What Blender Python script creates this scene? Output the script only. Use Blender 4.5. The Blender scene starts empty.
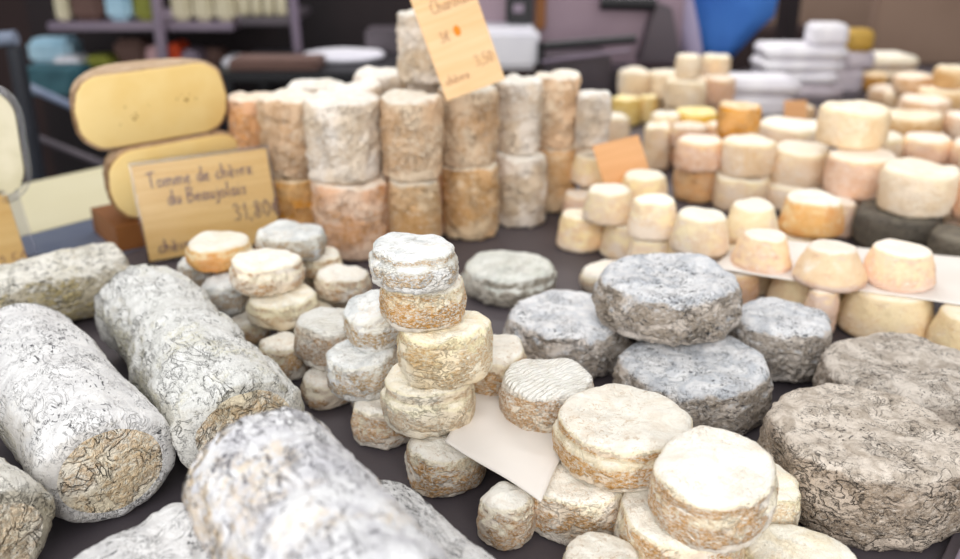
import bpy, bmesh, math, random
from mathutils import Vector, Matrix, noise
random.seed(7)
C = bpy.context.scene.collection
rad = math.radians

# ------------------------------------------------------------------ camera
CAM = Vector((0, 0, .305)); PITCH = rad(21.5); F = 900.0; CX, CY = 480, 279.5
def ray(px, py):
    a = (px-CX)/F; b = (py-CY)/F
    return Vector((a, math.cos(PITCH)-b*math.sin(PITCH), -math.sin(PITCH)-b*math.cos(PITCH)))
def P(px, py, z=0.0):                    # point of a pixel's sight line at height z
    d = ray(px, py); return CAM + d*((z-CAM.z)/d.z)
def D(px, py, dist):                     # point of a sight line at distance y = dist
    d = ray(px, py); return CAM + d*(dist/d.y)
def zdepth(p):
    q = p-CAM; return q.y*math.cos(PITCH)-q.z*math.sin(PITCH)

# ------------------------------------------------------------------ materials
def s2l(h):
    h = h.lstrip('#'); v = [int(h[i:i+2], 16)/255 for i in (0, 2, 4)]
    return tuple([(x/12.92 if x <= .04045 else ((x+.055)/1.055)**2.4) for x in v]+[1])
class N:
    def __init__(s, name):
        s.m = bpy.data.materials.new(name); s.m.use_nodes = True; s.t = s.m.node_tree
        s.b = s.t.nodes['Principled BSDF']
    def n(s, typ, **k):
        o = s.t.nodes.new(typ)
        for a, v in k.items():
            if a.startswith('i_'): s.put(o.inputs[a[2:].replace('_', ' ')], v)
            else: setattr(o, a, v)
        return o
    def put(s, sock, v):
        if isinstance(v, bpy.types.NodeSocket): s.t.links.new(v, sock)
        else: sock.default_value = v
    def noise(s, vec, scale, detail=4, rough=.55, dist=0, typ='FBM'):
        o = s.n('ShaderNodeTexNoise', noise_type=typ, i_Scale=scale, i_Detail=detail, i_Roughness=rough, i_Distortion=dist)
        s.t.links.new(vec, o.inputs['Vector']); return o.outputs[0]
    def ramp(s, v, a, b, lo=0., hi=1.):
        o = s.n('ShaderNodeMapRange', interpolation_type='SMOOTHSTEP')
        s.put(o.inputs['Value'], v); o.inputs['From Min'].default_value = a; o.inputs['From Max'].default_value = b
        o.inputs['To Min'].default_value = lo; o.inputs['To Max'].default_value = hi
        return o.outputs['Result']
    def math(s, op, a, b=0.):
        o = s.n('ShaderNodeMath', operation=op); s.put(o.inputs[0], a); s.put(o.inputs[1], b); return o.outputs[0]
    def mix(s, f, a, b):
        o = s.n('ShaderNodeMix', data_type='RGBA')
        s.put(o.inputs[0], f); s.put(o.inputs[6], a); s.put(o.inputs[7], b); return o.outputs[2]

def rind(name, top, side, side2, accent, dark, acc=.5, drk=.3, topnoise=None, lines=0, bump=.6, fine=1., wr=170, rough=.8, topspot=.3, topdark=None, rim=None, vary=.16, deep=None, grain=430, zscale=38, topcre=.15, axis=0):
    """mould-ripened cheese rind: bloom on the flat faces, mottled wrinkled side"""
    s = N(name)
    tc = s.n('ShaderNodeTexCoord'); oi = s.n('ShaderNodeObjectInfo')
    off = s.n('ShaderNodeVectorMath', operation='SCALE'); off.inputs[0].default_value = (3.1, 5.7, 2.3)
    s.t.links.new(oi.outputs['Random'], off.inputs['Scale'])
    ad = s.n('ShaderNodeVectorMath', operation='ADD')
    s.t.links.new(tc.outputs['Object'], ad.inputs[0]); s.t.links.new(off.outputs[0], ad.inputs[1])
    v = ad.outputs[0]
    mp = s.n('ShaderNodeMapping'); mp.inputs['Scale'].default_value = (1.15, 1.15, .5) if axis else (1, 1, 1.9); s.t.links.new(v, mp.inputs[0]); va = mp.outputs[0]
    sep = s.n('ShaderNodeSeparateXYZ'); s.t.links.new(tc.outputs['Normal'], sep.inputs[0])
    sg_ = s.n('ShaderNodeSeparateXYZ'); s.t.links.new(tc.outputs['Generated'], sg_.inputs[0]); gz = sg_.outputs[2]
    n1 = s.noise(v, 28, 3); n2 = s.noise(v, 75, 5, .65, .8); n3 = s.noise(v, 330, 4, .7, .5); n4 = s.noise(va, grain, 3, .75, .6)
    nz = s.math('ADD', sep.outputs[1] if axis else sep.outputs[2], s.math('MULTIPLY', s.math('SUBTRACT', n2, .5), .9))
    mask = s.ramp(nz, .35, .68); sidem = s.math('SUBTRACT', 1., mask)
    sd = s.mix(s.ramp(n1, .4, .6), s2l(side), s2l(side2))
    belt = s.math('MULTIPLY', s.ramp(gz, .04, .25), s.math('SUBTRACT', 1., s.ramp(gz, .72, .95)))
    zn = s.math('ADD', s.noise(va, zscale, 4, .6, .9), s.math('MULTIPLY', s.math('SUBTRACT', belt, .5), .16))
    zone = s.math('MULTIPLY', s.ramp(zn, .50, .57), sidem)          # belt of coarse coloured rind round the side
    gr = s.ramp(n4, .40, .56)
    sd = s.mix(s.math('MULTIPLY', s.math('MULTIPLY', zone, gr), acc), sd, s2l(accent))
    sd = s.mix(s.math('MULTIPLY', s.math('MULTIPLY', zone, s.ramp(n4, .57, .64)), acc*.8), sd, s2l(deep or dark))
    sd = s.mix(s.math('MULTIPLY', s.math('MULTIPLY', zone, s.math('SUBTRACT', 1., s.ramp(n4, .34, .42))), .7), sd, s2l(top))
    tp = s.mix(s.ramp(n2, .38, .66), s2l(top), s2l(topnoise or top))
    tp = s.mix(s.math('MULTIPLY', s.math('MULTIPLY', s.ramp(n1, .55, .68), s.ramp(n3, .4, .62)), topspot), tp, s2l(accent))
    col = s.mix(mask, sd, tp)
    if rim:
        band = s.math('MULTIPLY', s.ramp(nz, .1, .4), s.math('SUBTRACT', 1., s.ramp(nz, .45, .75)))
        col = s.mix(s.math('MULTIPLY', band, .75), col, s2l(rim))
    w = s.noise(va, wr, 3, .5, 1.2)
    wab = s.math('ABSOLUTE', s.math('SUBTRACT', w, .5))           # winding creases where the noise crosses its middle
    cre = s.ramp(wab, 0, .04)
    crz = s.math('MULTIPLY', s.ramp(s.noise(v, 40, 3), .45, .6), s.math('ADD', s.math('MULTIPLY', sidem, 1-topcre), topcre))
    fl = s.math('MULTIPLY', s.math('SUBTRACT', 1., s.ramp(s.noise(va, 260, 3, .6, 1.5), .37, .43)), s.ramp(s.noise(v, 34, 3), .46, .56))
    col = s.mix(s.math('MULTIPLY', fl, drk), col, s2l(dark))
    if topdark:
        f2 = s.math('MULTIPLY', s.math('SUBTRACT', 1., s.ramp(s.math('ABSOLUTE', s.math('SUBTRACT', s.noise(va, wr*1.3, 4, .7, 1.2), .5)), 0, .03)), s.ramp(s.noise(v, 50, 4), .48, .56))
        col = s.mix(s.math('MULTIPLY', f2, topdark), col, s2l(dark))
    hs = s.n('ShaderNodeHueSaturation'); s.t.links.new(col, hs.inputs['Color'])
    s.t.links.new(s.ramp(oi.outputs['Random'], 0, 1, 1-vary/2, 1+vary/2), hs.inputs['Value'])
    rr = s.math('FRACT', s.math('MULTIPLY', oi.outputs['Random'], 7.31))
    s.t.links.new(s.ramp(rr, 0, 1, .85, 1.08), hs.inputs['Saturation'])
    s.t.links.new(hs.outputs[0], s.b.inputs['Base Color'])
    s.b.inputs['Roughness'].default_value = rough
    s.b.inputs['Specular IOR Level'].default_value = .3
    ht = s.math('MULTIPLY', s.math('MULTIPLY', s.math('SUBTRACT', cre, 1.), crz), .9)
    ht = s.math('ADD', ht, s.math('MULTIPLY', s.math('MULTIPLY', n4, s.math('ADD', s.math('MULTIPLY', zone, .9), .25)), fine))
    ht = s.math('ADD', ht, s.math('MULTIPLY', n3, .5*fine))
    ht = s.math('ADD', ht, s.math('MULTIPLY', n2, .8))
    if lines:
        wv = s.n('ShaderNodeTexWave', i_Scale=lines, i_Distortion=3., i_Detail=3.); wv.inputs['Detail Scale'].default_value = 1.5
        mp2 = s.n('ShaderNodeMapping'); mp2.inputs['Rotation'].default_value = (0, 0, 1.2); s.t.links.new(v, mp2.inputs[0]); s.t.links.new(mp2.outputs[0], wv.inputs[0])
        ht = s.math('ADD', ht, s.math('MULTIPLY', s.math('MULTIPLY', wv.outputs['Fac'], mask), .7))
    bp = s.n('ShaderNodeBump', i_Strength=bump, i_Distance=.0028)
    s.t.links.new(ht, bp.inputs['Height']); s.t.links.new(bp.outputs[0], s.b.inputs['Normal'])
    return s.m

def plain(name, col, rough=.6, metal=0, var=None, scale=20, bump=0, bscale=60, spec=.4):
    s = N(name); tc = s.n('ShaderNodeTexCoord'); v = tc.outputs['Object']
    c2 = s2l(var or col)
    s.t.links.new(s.mix(s.ramp(s.noise(v, scale, 4), .35, .65), s2l(col), c2), s.b.inputs['Base Color'])
    s.b.inputs['Roughness'].default_value = rough; s.b.inputs['Metallic'].default_value = metal
    s.b.inputs['Specular IOR Level'].default_value = spec
    if bump:
        bp = s.n('ShaderNodeBump', i_Strength=bump, i_Distance=.001); s.t.links.new(s.noise(v, bscale, 5), bp.inputs['Height']); s.t.links.new(bp.outputs[0], s.b.inputs['Normal'])
    return s.m
def clear(name, col='#f8f8fa', rough=.06, glare=.8):
    """thin clear plastic: mostly see-through with a glossy surface"""
    s = N(name); tc = s.n('ShaderNodeTexCoord')
    tr = s.n('ShaderNodeBsdfTransparent'); tr.inputs[0].default_value = s2l(col)
    gl = s.n('ShaderNodeBsdfGlossy'); s.t.links.new(s.ramp(s.noise(tc.outputs['Object'], 30), 0, 1, rough, rough+.1), gl.inputs['Roughness'])
    fr = s.n('ShaderNodeFresnel'); fr.inputs[0].default_value = 1.45
    mx = s.n('ShaderNodeMixShader'); s.t.links.new(s.math('ADD', s.math('MULTIPLY', fr.outputs[0], glare), .02), mx.inputs[0])
    s.t.links.new(tr.outputs[0], mx.inputs[1]); s.t.links.new(gl.outputs[0], mx.inputs[2])
    s.t.links.new(mx.outputs[0], s.t.nodes['Material Output'].inputs[0]); return s.m
def wood_card(name, a, b):
    s = N(name); tc = s.n('ShaderNodeTexCoord'); mp = s.n('ShaderNodeMapping'); mp.inputs['Scale'].default_value = (6, 30, 130)
    s.t.links.new(tc.outputs['Object'], mp.inputs[0])
    s.t.links.new(s.mix(s.ramp(s.noise(mp.outputs[0], 1.2, 4, .6, .6), .3, .7), s2l(a), s2l(b)), s.b.inputs['Base Color'])
    s.b.inputs['Roughness'].default_value = .5
    return s.m

M = {
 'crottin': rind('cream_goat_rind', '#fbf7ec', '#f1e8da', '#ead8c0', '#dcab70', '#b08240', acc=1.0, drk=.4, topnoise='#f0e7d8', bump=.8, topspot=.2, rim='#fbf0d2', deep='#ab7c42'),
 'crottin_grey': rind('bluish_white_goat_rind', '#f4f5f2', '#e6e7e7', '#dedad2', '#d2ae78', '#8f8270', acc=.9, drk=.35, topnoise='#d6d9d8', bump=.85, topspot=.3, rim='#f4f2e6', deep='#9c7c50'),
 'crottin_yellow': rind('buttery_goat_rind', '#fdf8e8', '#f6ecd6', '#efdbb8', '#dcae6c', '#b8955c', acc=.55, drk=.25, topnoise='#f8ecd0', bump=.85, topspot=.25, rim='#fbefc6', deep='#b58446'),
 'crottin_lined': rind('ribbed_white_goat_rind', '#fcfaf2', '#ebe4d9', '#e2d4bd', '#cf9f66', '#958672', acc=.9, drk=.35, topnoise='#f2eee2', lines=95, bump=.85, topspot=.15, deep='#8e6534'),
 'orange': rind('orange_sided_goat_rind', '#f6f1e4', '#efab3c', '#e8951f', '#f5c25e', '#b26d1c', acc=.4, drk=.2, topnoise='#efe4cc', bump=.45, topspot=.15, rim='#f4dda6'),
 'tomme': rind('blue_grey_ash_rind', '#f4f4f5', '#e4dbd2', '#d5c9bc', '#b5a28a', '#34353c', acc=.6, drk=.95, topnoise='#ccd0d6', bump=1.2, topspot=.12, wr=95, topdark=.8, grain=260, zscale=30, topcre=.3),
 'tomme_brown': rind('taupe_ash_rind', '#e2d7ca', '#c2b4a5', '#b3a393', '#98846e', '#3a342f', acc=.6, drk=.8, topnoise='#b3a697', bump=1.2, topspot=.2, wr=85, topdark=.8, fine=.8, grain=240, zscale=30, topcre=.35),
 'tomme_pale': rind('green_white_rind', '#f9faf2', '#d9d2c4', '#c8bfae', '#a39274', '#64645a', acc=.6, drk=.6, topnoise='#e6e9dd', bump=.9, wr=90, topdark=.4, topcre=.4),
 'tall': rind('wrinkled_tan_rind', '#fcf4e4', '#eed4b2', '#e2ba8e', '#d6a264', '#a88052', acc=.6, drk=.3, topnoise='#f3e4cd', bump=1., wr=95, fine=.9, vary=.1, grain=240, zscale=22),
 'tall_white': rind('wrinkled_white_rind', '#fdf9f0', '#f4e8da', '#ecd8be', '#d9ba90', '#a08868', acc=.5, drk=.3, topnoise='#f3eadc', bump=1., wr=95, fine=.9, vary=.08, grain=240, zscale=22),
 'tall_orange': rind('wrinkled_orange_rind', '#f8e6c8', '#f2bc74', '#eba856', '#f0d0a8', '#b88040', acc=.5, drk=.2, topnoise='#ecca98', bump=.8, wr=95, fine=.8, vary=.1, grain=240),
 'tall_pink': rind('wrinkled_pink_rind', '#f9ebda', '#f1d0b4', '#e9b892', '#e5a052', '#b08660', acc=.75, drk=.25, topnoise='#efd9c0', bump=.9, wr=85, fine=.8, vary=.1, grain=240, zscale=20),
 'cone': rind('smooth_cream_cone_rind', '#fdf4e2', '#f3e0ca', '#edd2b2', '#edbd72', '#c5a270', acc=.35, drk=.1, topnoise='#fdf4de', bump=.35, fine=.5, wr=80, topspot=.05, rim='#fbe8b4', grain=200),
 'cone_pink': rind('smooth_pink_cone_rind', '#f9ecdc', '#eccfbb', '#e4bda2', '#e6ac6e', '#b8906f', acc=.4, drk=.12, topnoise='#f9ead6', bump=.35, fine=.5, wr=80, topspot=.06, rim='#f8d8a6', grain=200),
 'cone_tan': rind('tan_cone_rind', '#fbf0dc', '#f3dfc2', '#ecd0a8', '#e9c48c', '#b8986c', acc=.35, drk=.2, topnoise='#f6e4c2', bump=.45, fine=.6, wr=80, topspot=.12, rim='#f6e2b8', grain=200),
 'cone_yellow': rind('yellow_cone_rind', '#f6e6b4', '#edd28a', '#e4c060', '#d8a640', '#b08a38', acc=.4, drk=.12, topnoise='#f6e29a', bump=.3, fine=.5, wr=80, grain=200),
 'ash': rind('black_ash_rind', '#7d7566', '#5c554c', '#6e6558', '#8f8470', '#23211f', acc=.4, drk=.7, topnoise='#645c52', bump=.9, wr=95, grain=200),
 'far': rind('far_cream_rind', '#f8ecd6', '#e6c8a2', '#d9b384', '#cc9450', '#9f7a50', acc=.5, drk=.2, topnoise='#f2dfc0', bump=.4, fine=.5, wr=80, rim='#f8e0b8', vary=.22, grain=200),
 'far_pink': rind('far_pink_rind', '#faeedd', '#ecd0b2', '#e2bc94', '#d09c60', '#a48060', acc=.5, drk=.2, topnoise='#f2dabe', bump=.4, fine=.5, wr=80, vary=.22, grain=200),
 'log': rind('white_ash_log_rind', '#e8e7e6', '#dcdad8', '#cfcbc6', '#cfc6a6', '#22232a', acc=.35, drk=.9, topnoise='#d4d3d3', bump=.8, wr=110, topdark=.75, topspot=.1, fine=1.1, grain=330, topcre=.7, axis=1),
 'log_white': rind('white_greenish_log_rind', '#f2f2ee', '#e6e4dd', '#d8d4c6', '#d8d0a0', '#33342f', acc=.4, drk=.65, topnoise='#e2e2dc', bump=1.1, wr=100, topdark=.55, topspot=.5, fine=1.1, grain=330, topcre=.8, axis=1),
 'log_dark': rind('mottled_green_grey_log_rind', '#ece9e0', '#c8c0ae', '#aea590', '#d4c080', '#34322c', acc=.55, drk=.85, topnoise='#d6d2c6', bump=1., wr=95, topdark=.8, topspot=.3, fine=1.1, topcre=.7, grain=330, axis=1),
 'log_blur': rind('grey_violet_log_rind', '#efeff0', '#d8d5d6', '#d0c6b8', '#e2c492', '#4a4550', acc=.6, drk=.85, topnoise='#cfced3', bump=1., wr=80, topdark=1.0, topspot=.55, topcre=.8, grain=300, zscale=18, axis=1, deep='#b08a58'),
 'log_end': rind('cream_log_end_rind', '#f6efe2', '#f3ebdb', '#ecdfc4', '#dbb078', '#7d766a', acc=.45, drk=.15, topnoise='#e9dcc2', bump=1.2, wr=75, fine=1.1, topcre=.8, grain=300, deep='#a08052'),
 'paste': plain('yellow_cheese_paste', '#ecd08f', .5, var='#e6c47c', scale=14, bump=.15, bscale=90),
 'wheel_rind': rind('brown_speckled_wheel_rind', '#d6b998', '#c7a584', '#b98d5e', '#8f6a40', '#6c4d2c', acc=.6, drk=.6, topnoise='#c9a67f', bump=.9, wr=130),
 'hole': plain('dark_paste_hole', '#8a6420', .6),
 'slate': plain('dark_slate_top', '#5a5357', .55, var='#4c464b', scale=6, bump=.12, bscale=400, spec=.35),
 'steel': plain('blue_grey_steel', '#8b93a6', .3, .35, '#707a92', 5, .05),
 'cream': plain('cream_laminate', '#e6dfc0', .4, var='#ddd5b2', scale=3),
 'cabinet': plain('dark_counter_body', '#2c292c', .6, var='#232022'),
 'paper': plain('white_greaseproof_paper', '#efe9e2', .6, var='#e8e1d9', scale=12, bump=.12, bscale=40),
 'white_pack': plain('white_wrapped_paper', '#efedf0', .55, var='#dedbe2', scale=18, bump=.2, bscale=40),
 'lilac_pack': plain('lilac_grey_wrap', '#cfc6cc', .55, var='#bdb3bb', scale=18, bump=.2, bscale=40),
 'gold': plain('gold_wrap', '#c4a04c', .4, var='#b08a38', scale=14),
 'card': wood_card('wood_grain_card', '#f2cb7e', '#e6b866'),
 'card_pale': wood_card('pale_wood_grain_card', '#f3cfa0', '#ecc08a'),
 'card_orange': wood_card('orange_kraft_card', '#e6b07c', '#dca26c'),
 'ink': plain('violet_ink', '#5a3560', .5), 'ink_brown': plain('brown_ink', '#9a6a58', .5),
 'orange_dot': plain('orange_dot_print', '#f48a1e', .5),
 'acrylic': clear('clear_acrylic'), 'film': clear('matt_clear_acrylic', glare=.12, rough=.2),
 'dark': plain('dark_brown_board', '#2b2022', .7, var='#1f181b', scale=3),
 'floor': plain('dark_tile_floor', '#3a3133', .6, var='#2e2729', scale=2),
 'wallb': plain('dark_brown_wall', '#3a2a28', .8, var='#2b2022', scale=1.5),
 'wallr': plain('taupe_wall', '#8c7464', .8, var='#7a6252', scale=2.5),
 'mauve': plain('mauve_grey_metal', '#9a8590', .45, .1, '#887480', 4),
 'mauve_light': plain('pale_mauve_metal', '#8d7f8c', .4, .2, '#7b6e80', 4),
 'greydark': plain('dark_grey_metal', '#5a5258', .4, .3, '#484248', 4),
 'blackp': plain('black_plastic', '#17161a', .35, 0, '#202024', 5),
 'bluegrey': plain('blue_grey_painted_steel', '#8e98ab', .4, .2, '#6f7a92', 6),
 'navy': plain('navy_grey_steel', '#34373f', .45, .2, '#2a2c33', 6),
 'white': plain('white_enamel', '#e9e8ee', .4, var='#d6d5df', scale=5),
 'blue': plain('royal_blue_cloth', '#3f78c8', .75, var='#3268b8', scale=8, bump=.3, bscale=200),
 'blue_pale': plain('pale_lilac_lining', '#b4aac6', .75, var='#a89cb8', scale=8),
 'teal': plain('teal_packet', '#3f6a74', .5, var='#274c56', scale=14), 'paleblue': plain('pale_blue_packet', '#b4d6e6', .45, var='#8fb9cf', scale=12),
 'olive': plain('olive_green_packet', '#8c8e36', .55, var='#6f7428', scale=20), 'pinkp': plain('dusty_pink_packet', '#c3a1a2', .55, var='#b0898d', scale=20),
 'redo': plain('orange_red_lid', '#d24a1e', .5), 'creamp': plain('cream_packet', '#d9d0b4', .55, var='#c6bd9c', scale=20),
 'brownp': plain('brown_box_card', '#6b5048', .7, var='#5b433c', scale=9), 'orangebrown': plain('orange_brown_wood', '#8e5a2c', .6, var='#7a4a22', scale=9),
}

# ------------------------------------------------------------------ object helpers
def link(name, me, m, parent=None, loc=None, rot=None):
    o = bpy.data.objects.new(name, me); C.objects.link(o)
    if me and m:
        for mm in (m if isinstance(m, (list, tuple)) else [m]): me.materials.append(M[mm] if isinstance(mm, str) else mm)
    if parent: o.parent = parent
    if loc is not None: o.location = loc
    if rot is not None: o.rotation_euler = rot
    return o
def tag(o, label, cat=None, group=None, kind=None):
    if label: o['label'] = label
    if cat: o['category'] = cat
    if group: o['group'] = group
    if kind: o['kind'] = kind
    return o
def empty(name, loc=(0, 0, 0), rot=(0, 0, 0)):
    o = bpy.data.objects.new(name, None); C.objects.link(o); o.location = loc; o.rotation_euler = rot; o.empty_display_size = .02; return o
def bm_mesh(name, bm, smooth=False):
    me = bpy.data.meshes.new(name); bmesh.ops.recalc_face_normals(bm, faces=bm.faces); bm.to_mesh(me); bm.free()
    if smooth:
        for p in me.polygons: p.use_smooth = True
    return me
def box_bm(bm, lo, hi, bev=0, mat=None, seg=2):
    t = bmesh.new(); bmesh.ops.create_cube(t, size=1)
    lo = Vector(lo); hi = Vector(hi)
    for v in t.verts: v.co = Vector(((v.co.x+.5)*(hi.x-lo.x)+lo.x, (v.co.y+.5)*(hi.y-lo.y)+lo.y, (v.co.z+.5)*(hi.z-lo.z)+lo.z))
    if bev: bmesh.ops.bevel(t, geom=list(t.edges), offset=bev, segments=seg, affect='EDGES')
    if mat is not None: t.transform(mat)
    me = bpy.data.meshes.new('t'); t.to_mesh(me); t.free(); bm.from_mesh(me); bpy.data.meshes.remove(me)
def prism(name, pts, z0, z1, m, parent=None, bev=0):
    bm = bmesh.new(); a = [bm.verts.new((p[0], p[1], z0)) for p in pts]; b = [bm.verts.new((p[0], p[1], z1)) for p in pts]
    bm.faces.new(a[::-1]); bm.faces.new(b)
    for i in range(len(pts)): j = (i+1) % len(pts); bm.faces.new((a[i], a[j], b[j], b[i]))
    if bev: bmesh.ops.bevel(bm, geom=list(bm.edges), offset=bev, segments=2, affect='EDGES')
    return link(name, bm_mesh(name, bm), m, parent)
def tube_mesh(name, pts, r, seg=8, m=None, parent=None, cyclic=False, flat=None):
    """tube along points"""
    cu = bpy.data.curves.new(name, 'CURVE'); cu.dimensions = '3D'; cu.bevel_depth = r; cu.bevel_resolution = max(1, seg//4); cu.use_fill_caps = True
    lines = pts if isinstance(pts[0], list) else [pts]
    for l in lines:
        sp = cu.splines.new('POLY'); sp.points.add(len(l)-1); sp.use_cyclic_u = cyclic
        for i, p in enumerate(l): sp.points[i].co = (*p, 1)
    t = bpy.data.objects.new('t', cu); C.objects.link(t)
    dg = bpy.context.evaluated_depsgraph_get(); me = bpy.data.meshes.new_from_object(t.evaluated_get(dg)); me.name = name
    bpy.data.objects.remove(t); bpy.data.curves.remove(cu)
    for p in me.polygons: p.use_smooth = True
    return link(name, me, m, parent)

def profile(h, r, tr, e, bulge, n):
    """half outline bottom centre -> top centre, rounded corners radius e, top radius r*tr"""
    pts = [(0, 0)]
    k = 8
    for i in range(k+1):
        a = -math.pi/2+math.pi/2*i/k; pts.append((r-e+e*math.cos(a), e+e*math.sin(a)))
    rt = r*tr; e2 = min(e, rt*.5)
    m = 8
    for i in range(1, m):
        f = i/m; pts.append((r+(rt-r)*f+bulge*math.sin(math.pi*f), e+(h-e-e2)*f))
    for i in range(k+1):
        a = math.pi/2*i/k; pts.append((rt-e2+e2*math.cos(a), h-e2+e2*math.sin(a)))
    pts.append((0, h))
    L = [0]
    for a, b in zip(pts, pts[1:]): L.append(L[-1]+math.hypot(b[0]-a[0], b[1]-a[1]))
    out = []; j = 0
    for i in range(n+1):
        s = L[-1]*i/n
        while j < len(L)-2 and L[j+1] < s: j += 1
        f = (s-L[j])/max(1e-9, L[j+1]-L[j]); out.append((pts[j][0]+(pts[j+1][0]-pts[j][0])*f, pts[j][1]+(pts[j+1][1]-pts[j][1])*f))
    return out
def cheese_mesh(name, r, h, tr=1., e=.006, bulge=.002, lump=.05, med=.0012, wrk=.0008, seed=0, seg=96, nprof=46, midf=95, wf=210, uneven=.0, flat_bottom=True, zsq=1., lid=0):
    pr = profile(h, r, tr, e, bulge, nprof)
    so = Vector((seed*3.17 % 61, seed*1.73 % 53, seed*2.39 % 47))
    vs = []; fs = []
    def disp(p, nrm, z):
        q = p*midf; w = p*wf; w.z *= zsq
        d = noise.fractal(q+so, 1., 2., 3)*med
        a = noise.noise(w*Vector((1,)*1 or (1,)) if False else w+so*1.3+Vector((1, 1, 1))*noise.noise(p*wf*.6)*1.2)
        d += (abs(a)-.28)*wrk*2*(1-.8*max(0, nrm.z))
        return d
    def lowr(t):
        return 1+lump*noise.noise(Vector((math.cos(t)*.9, math.sin(t)*.9, 0))+so)*1.6+lump*.5*noise.noise(Vector((math.cos(t)*2.4, math.sin(t)*2.4, 5))+so)
    n = len(pr)
    for i, (pr_r, pz) in enumerate(pr):
        a = pr[max(0, i-1)]; b = pr[min(n-1, i+1)]
        tx, tz = b[0]-a[0], b[1]-a[1]; l = math.hypot(tx, tz) or 1; nr, nz = tz/l, -tx/l
        if i in (0, n-1): nr, nz = 0, (-1 if i == 0 else 1)
        cnt = 1 if i in (0, n-1) else seg
        for k in range(cnt):
            t = 2*math.pi*k/seg; ct, st = math.cos(t), math.sin(t); lr = lowr(t)
            x, y = pr_r*lr*ct, pr_r*lr*st
            f = pz/h
            sh = noise.noise(Vector((ct*1.1, st*1.1, 3))+so)*uneven*h*f
            z = pz+sh*(pr_r/r)+ (noise.noise(Vector((x/r*1.3, y/r*1.3, 9))+so)*.05*h*f)
            p = Vector((x, y, z)); nm = Vector((nr*ct, nr*st, nz))
            d = disp(p, nm, z)
            if lid and .62 < f < .86: d -= lid*math.sin((f-.62)/.24*math.pi)*(.6+.8*noise.noise(Vector((ct*2, st*2, 1))+so))
            p = p+nm*d
            if flat_bottom and p.z < .0002: p.z = .0002
            vs.append(p)
    def idx(i, k):
        if i == 0: return 0
        if i == n-1: return 1+(n-2)*seg
        return 1+(i-1)*seg+k % seg
    for i in range(n-1):
        for k in range(seg):
            if i == 0: fs.append((0, idx(1, k+1), idx(1, k)))
            elif i == n-2: fs.append((idx(i, k), idx(i, k+1), idx(n-1, 0)))
            else: fs.append((idx(i, k), idx(i, k+1), idx(i+1, k+1), idx(i+1, k)))
    me = bpy.data.meshes.new(name); me.from_pydata(vs, [], fs)
    for p in me.polygons: p.use_smooth = True
    return me

# ------------------------------------------------------------------ placing cheeses: outline in the photo + the level it stands on -> real size and place
class Ch: pass
items = []
def solve(c, z0):
    u = (c.xl+c.xr)/2
    N_ = P(u, c.yb, z0); r = .03
    dh = Vector((N_.x, N_.y, 0)).normalized()
    for _ in range(6):
        cen = Vector((N_.x, N_.y, 0))+dh*(r*.94)
        q = Vector((cen.x, cen.y, z0+.015)); r = (c.xr-c.xl)/2*zdepth(q)/F*.985
    if c.rfix: r = c.rfix; cen = Vector((N_.x, N_.y, 0))+dh*r*.94
    d = ray(u, c.yt); hd = Vector((cen.x, cen.y)).length+r*c.tr*.8
    k = hd/math.hypot(d.x, d.y); zt = CAM.z+d.z*k
    h = zt-z0
    if c.h: h = c.h
    c.x, c.y, c.r, c.z0 = cen.x, cen.y, r, z0
    c.hh = max(c.hmin, min(c.hmax, h)); c.raw = h
def add(kind, xl, xr, yt, yb, lv, label, mat='crottin', h=None, soft=1., zf=None, tilt=(0, 0), tr=1., group=None, r=None, **k):
    c = Ch(); c.kind = kind; c.xl, c.xr, c.yt, c.yb, c.lv = xl, xr, yt, yb, lv
    c.label = label; c.mat = mat; c.h = h; c.tilt = tilt; c.tr = tr; c.group = group; c.k = k; c.rfix = r; c.soft = soft; c.zf = zf
    st = STEP[kind]; c.step = st; c.hmin, c.hmax = (h, h) if h else (st*.82, st*1.3)
    items.append(c); return c
STEP = {'crottin': .0255, 'tomme': .034, 'tall': .078, 'cone': .036, 'far': .030, 'flat': .026, 'big': .042, 'cube': .034}
NAME = {'crottin': 'small_round_cheese', 'tomme': 'round_ash_cheese', 'tall': 'tall_cheese_cylinder', 'cone': 'cone_shaped_cheese', 'far': 'small_round_cheese', 'flat': 'flat_round_cheese', 'big': 'small_round_cheese', 'cube': 'small_round_cheese'}

G1 = 'small goat cheeses piled in the left and middle stacks'
a = add
# middle stack
a('crottin', 408, 484, 440, 502, 0, 'mottled beige cheese on the slate below the white paper, before the middle stack', 'crottin', h=.029, soft=.3)
a('crottin', 354, 416, 400, 453, 0, 'small cream cheese on the slate at lower left foot of the middle stack', 'crottin', h=.028)
a('crottin', 383, 475, 370, 442, 1, 'yellow cheese with wrinkled top, fourth down in the tall middle stack', 'crottin_yellow', lid=.002, h=.031, soft=.02)
a('crottin', 400, 494, 320, 393, 2, 'pale yellow cheese with orange side patches, third down in the tall middle stack', 'crottin_yellow', h=.033, soft=.02)
a('crottin', 379, 468, 284, 335, 3, 'cream cheese with rough tan side, second from top of the tall middle stack', 'crottin', h=.026, soft=.02)
a('crottin', 370, 460, 235, 297, 4, 'bluish white cheese on the very top of the tall middle stack', 'crottin_grey', lid=.0012, h=.0225, soft=.02)
a('crottin', 332, 403, 333, 403, 1, 'grey white cheese leaning left of the middle stack under a tilted one', 'crottin_grey', tilt=(4, -5), h=.028, soft=.5)
a('crottin', 351, 413, 285, 353, 2, 'grey white cheese tilted on edge, touching left side of the middle stack', 'crottin_grey', tilt=(8, -10), h=.028, soft=1)
a('crottin', 455, 527, 332, 405, 1, 'cream cheese half hidden behind the tall middle stack, on the white paper', 'crottin')
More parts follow.
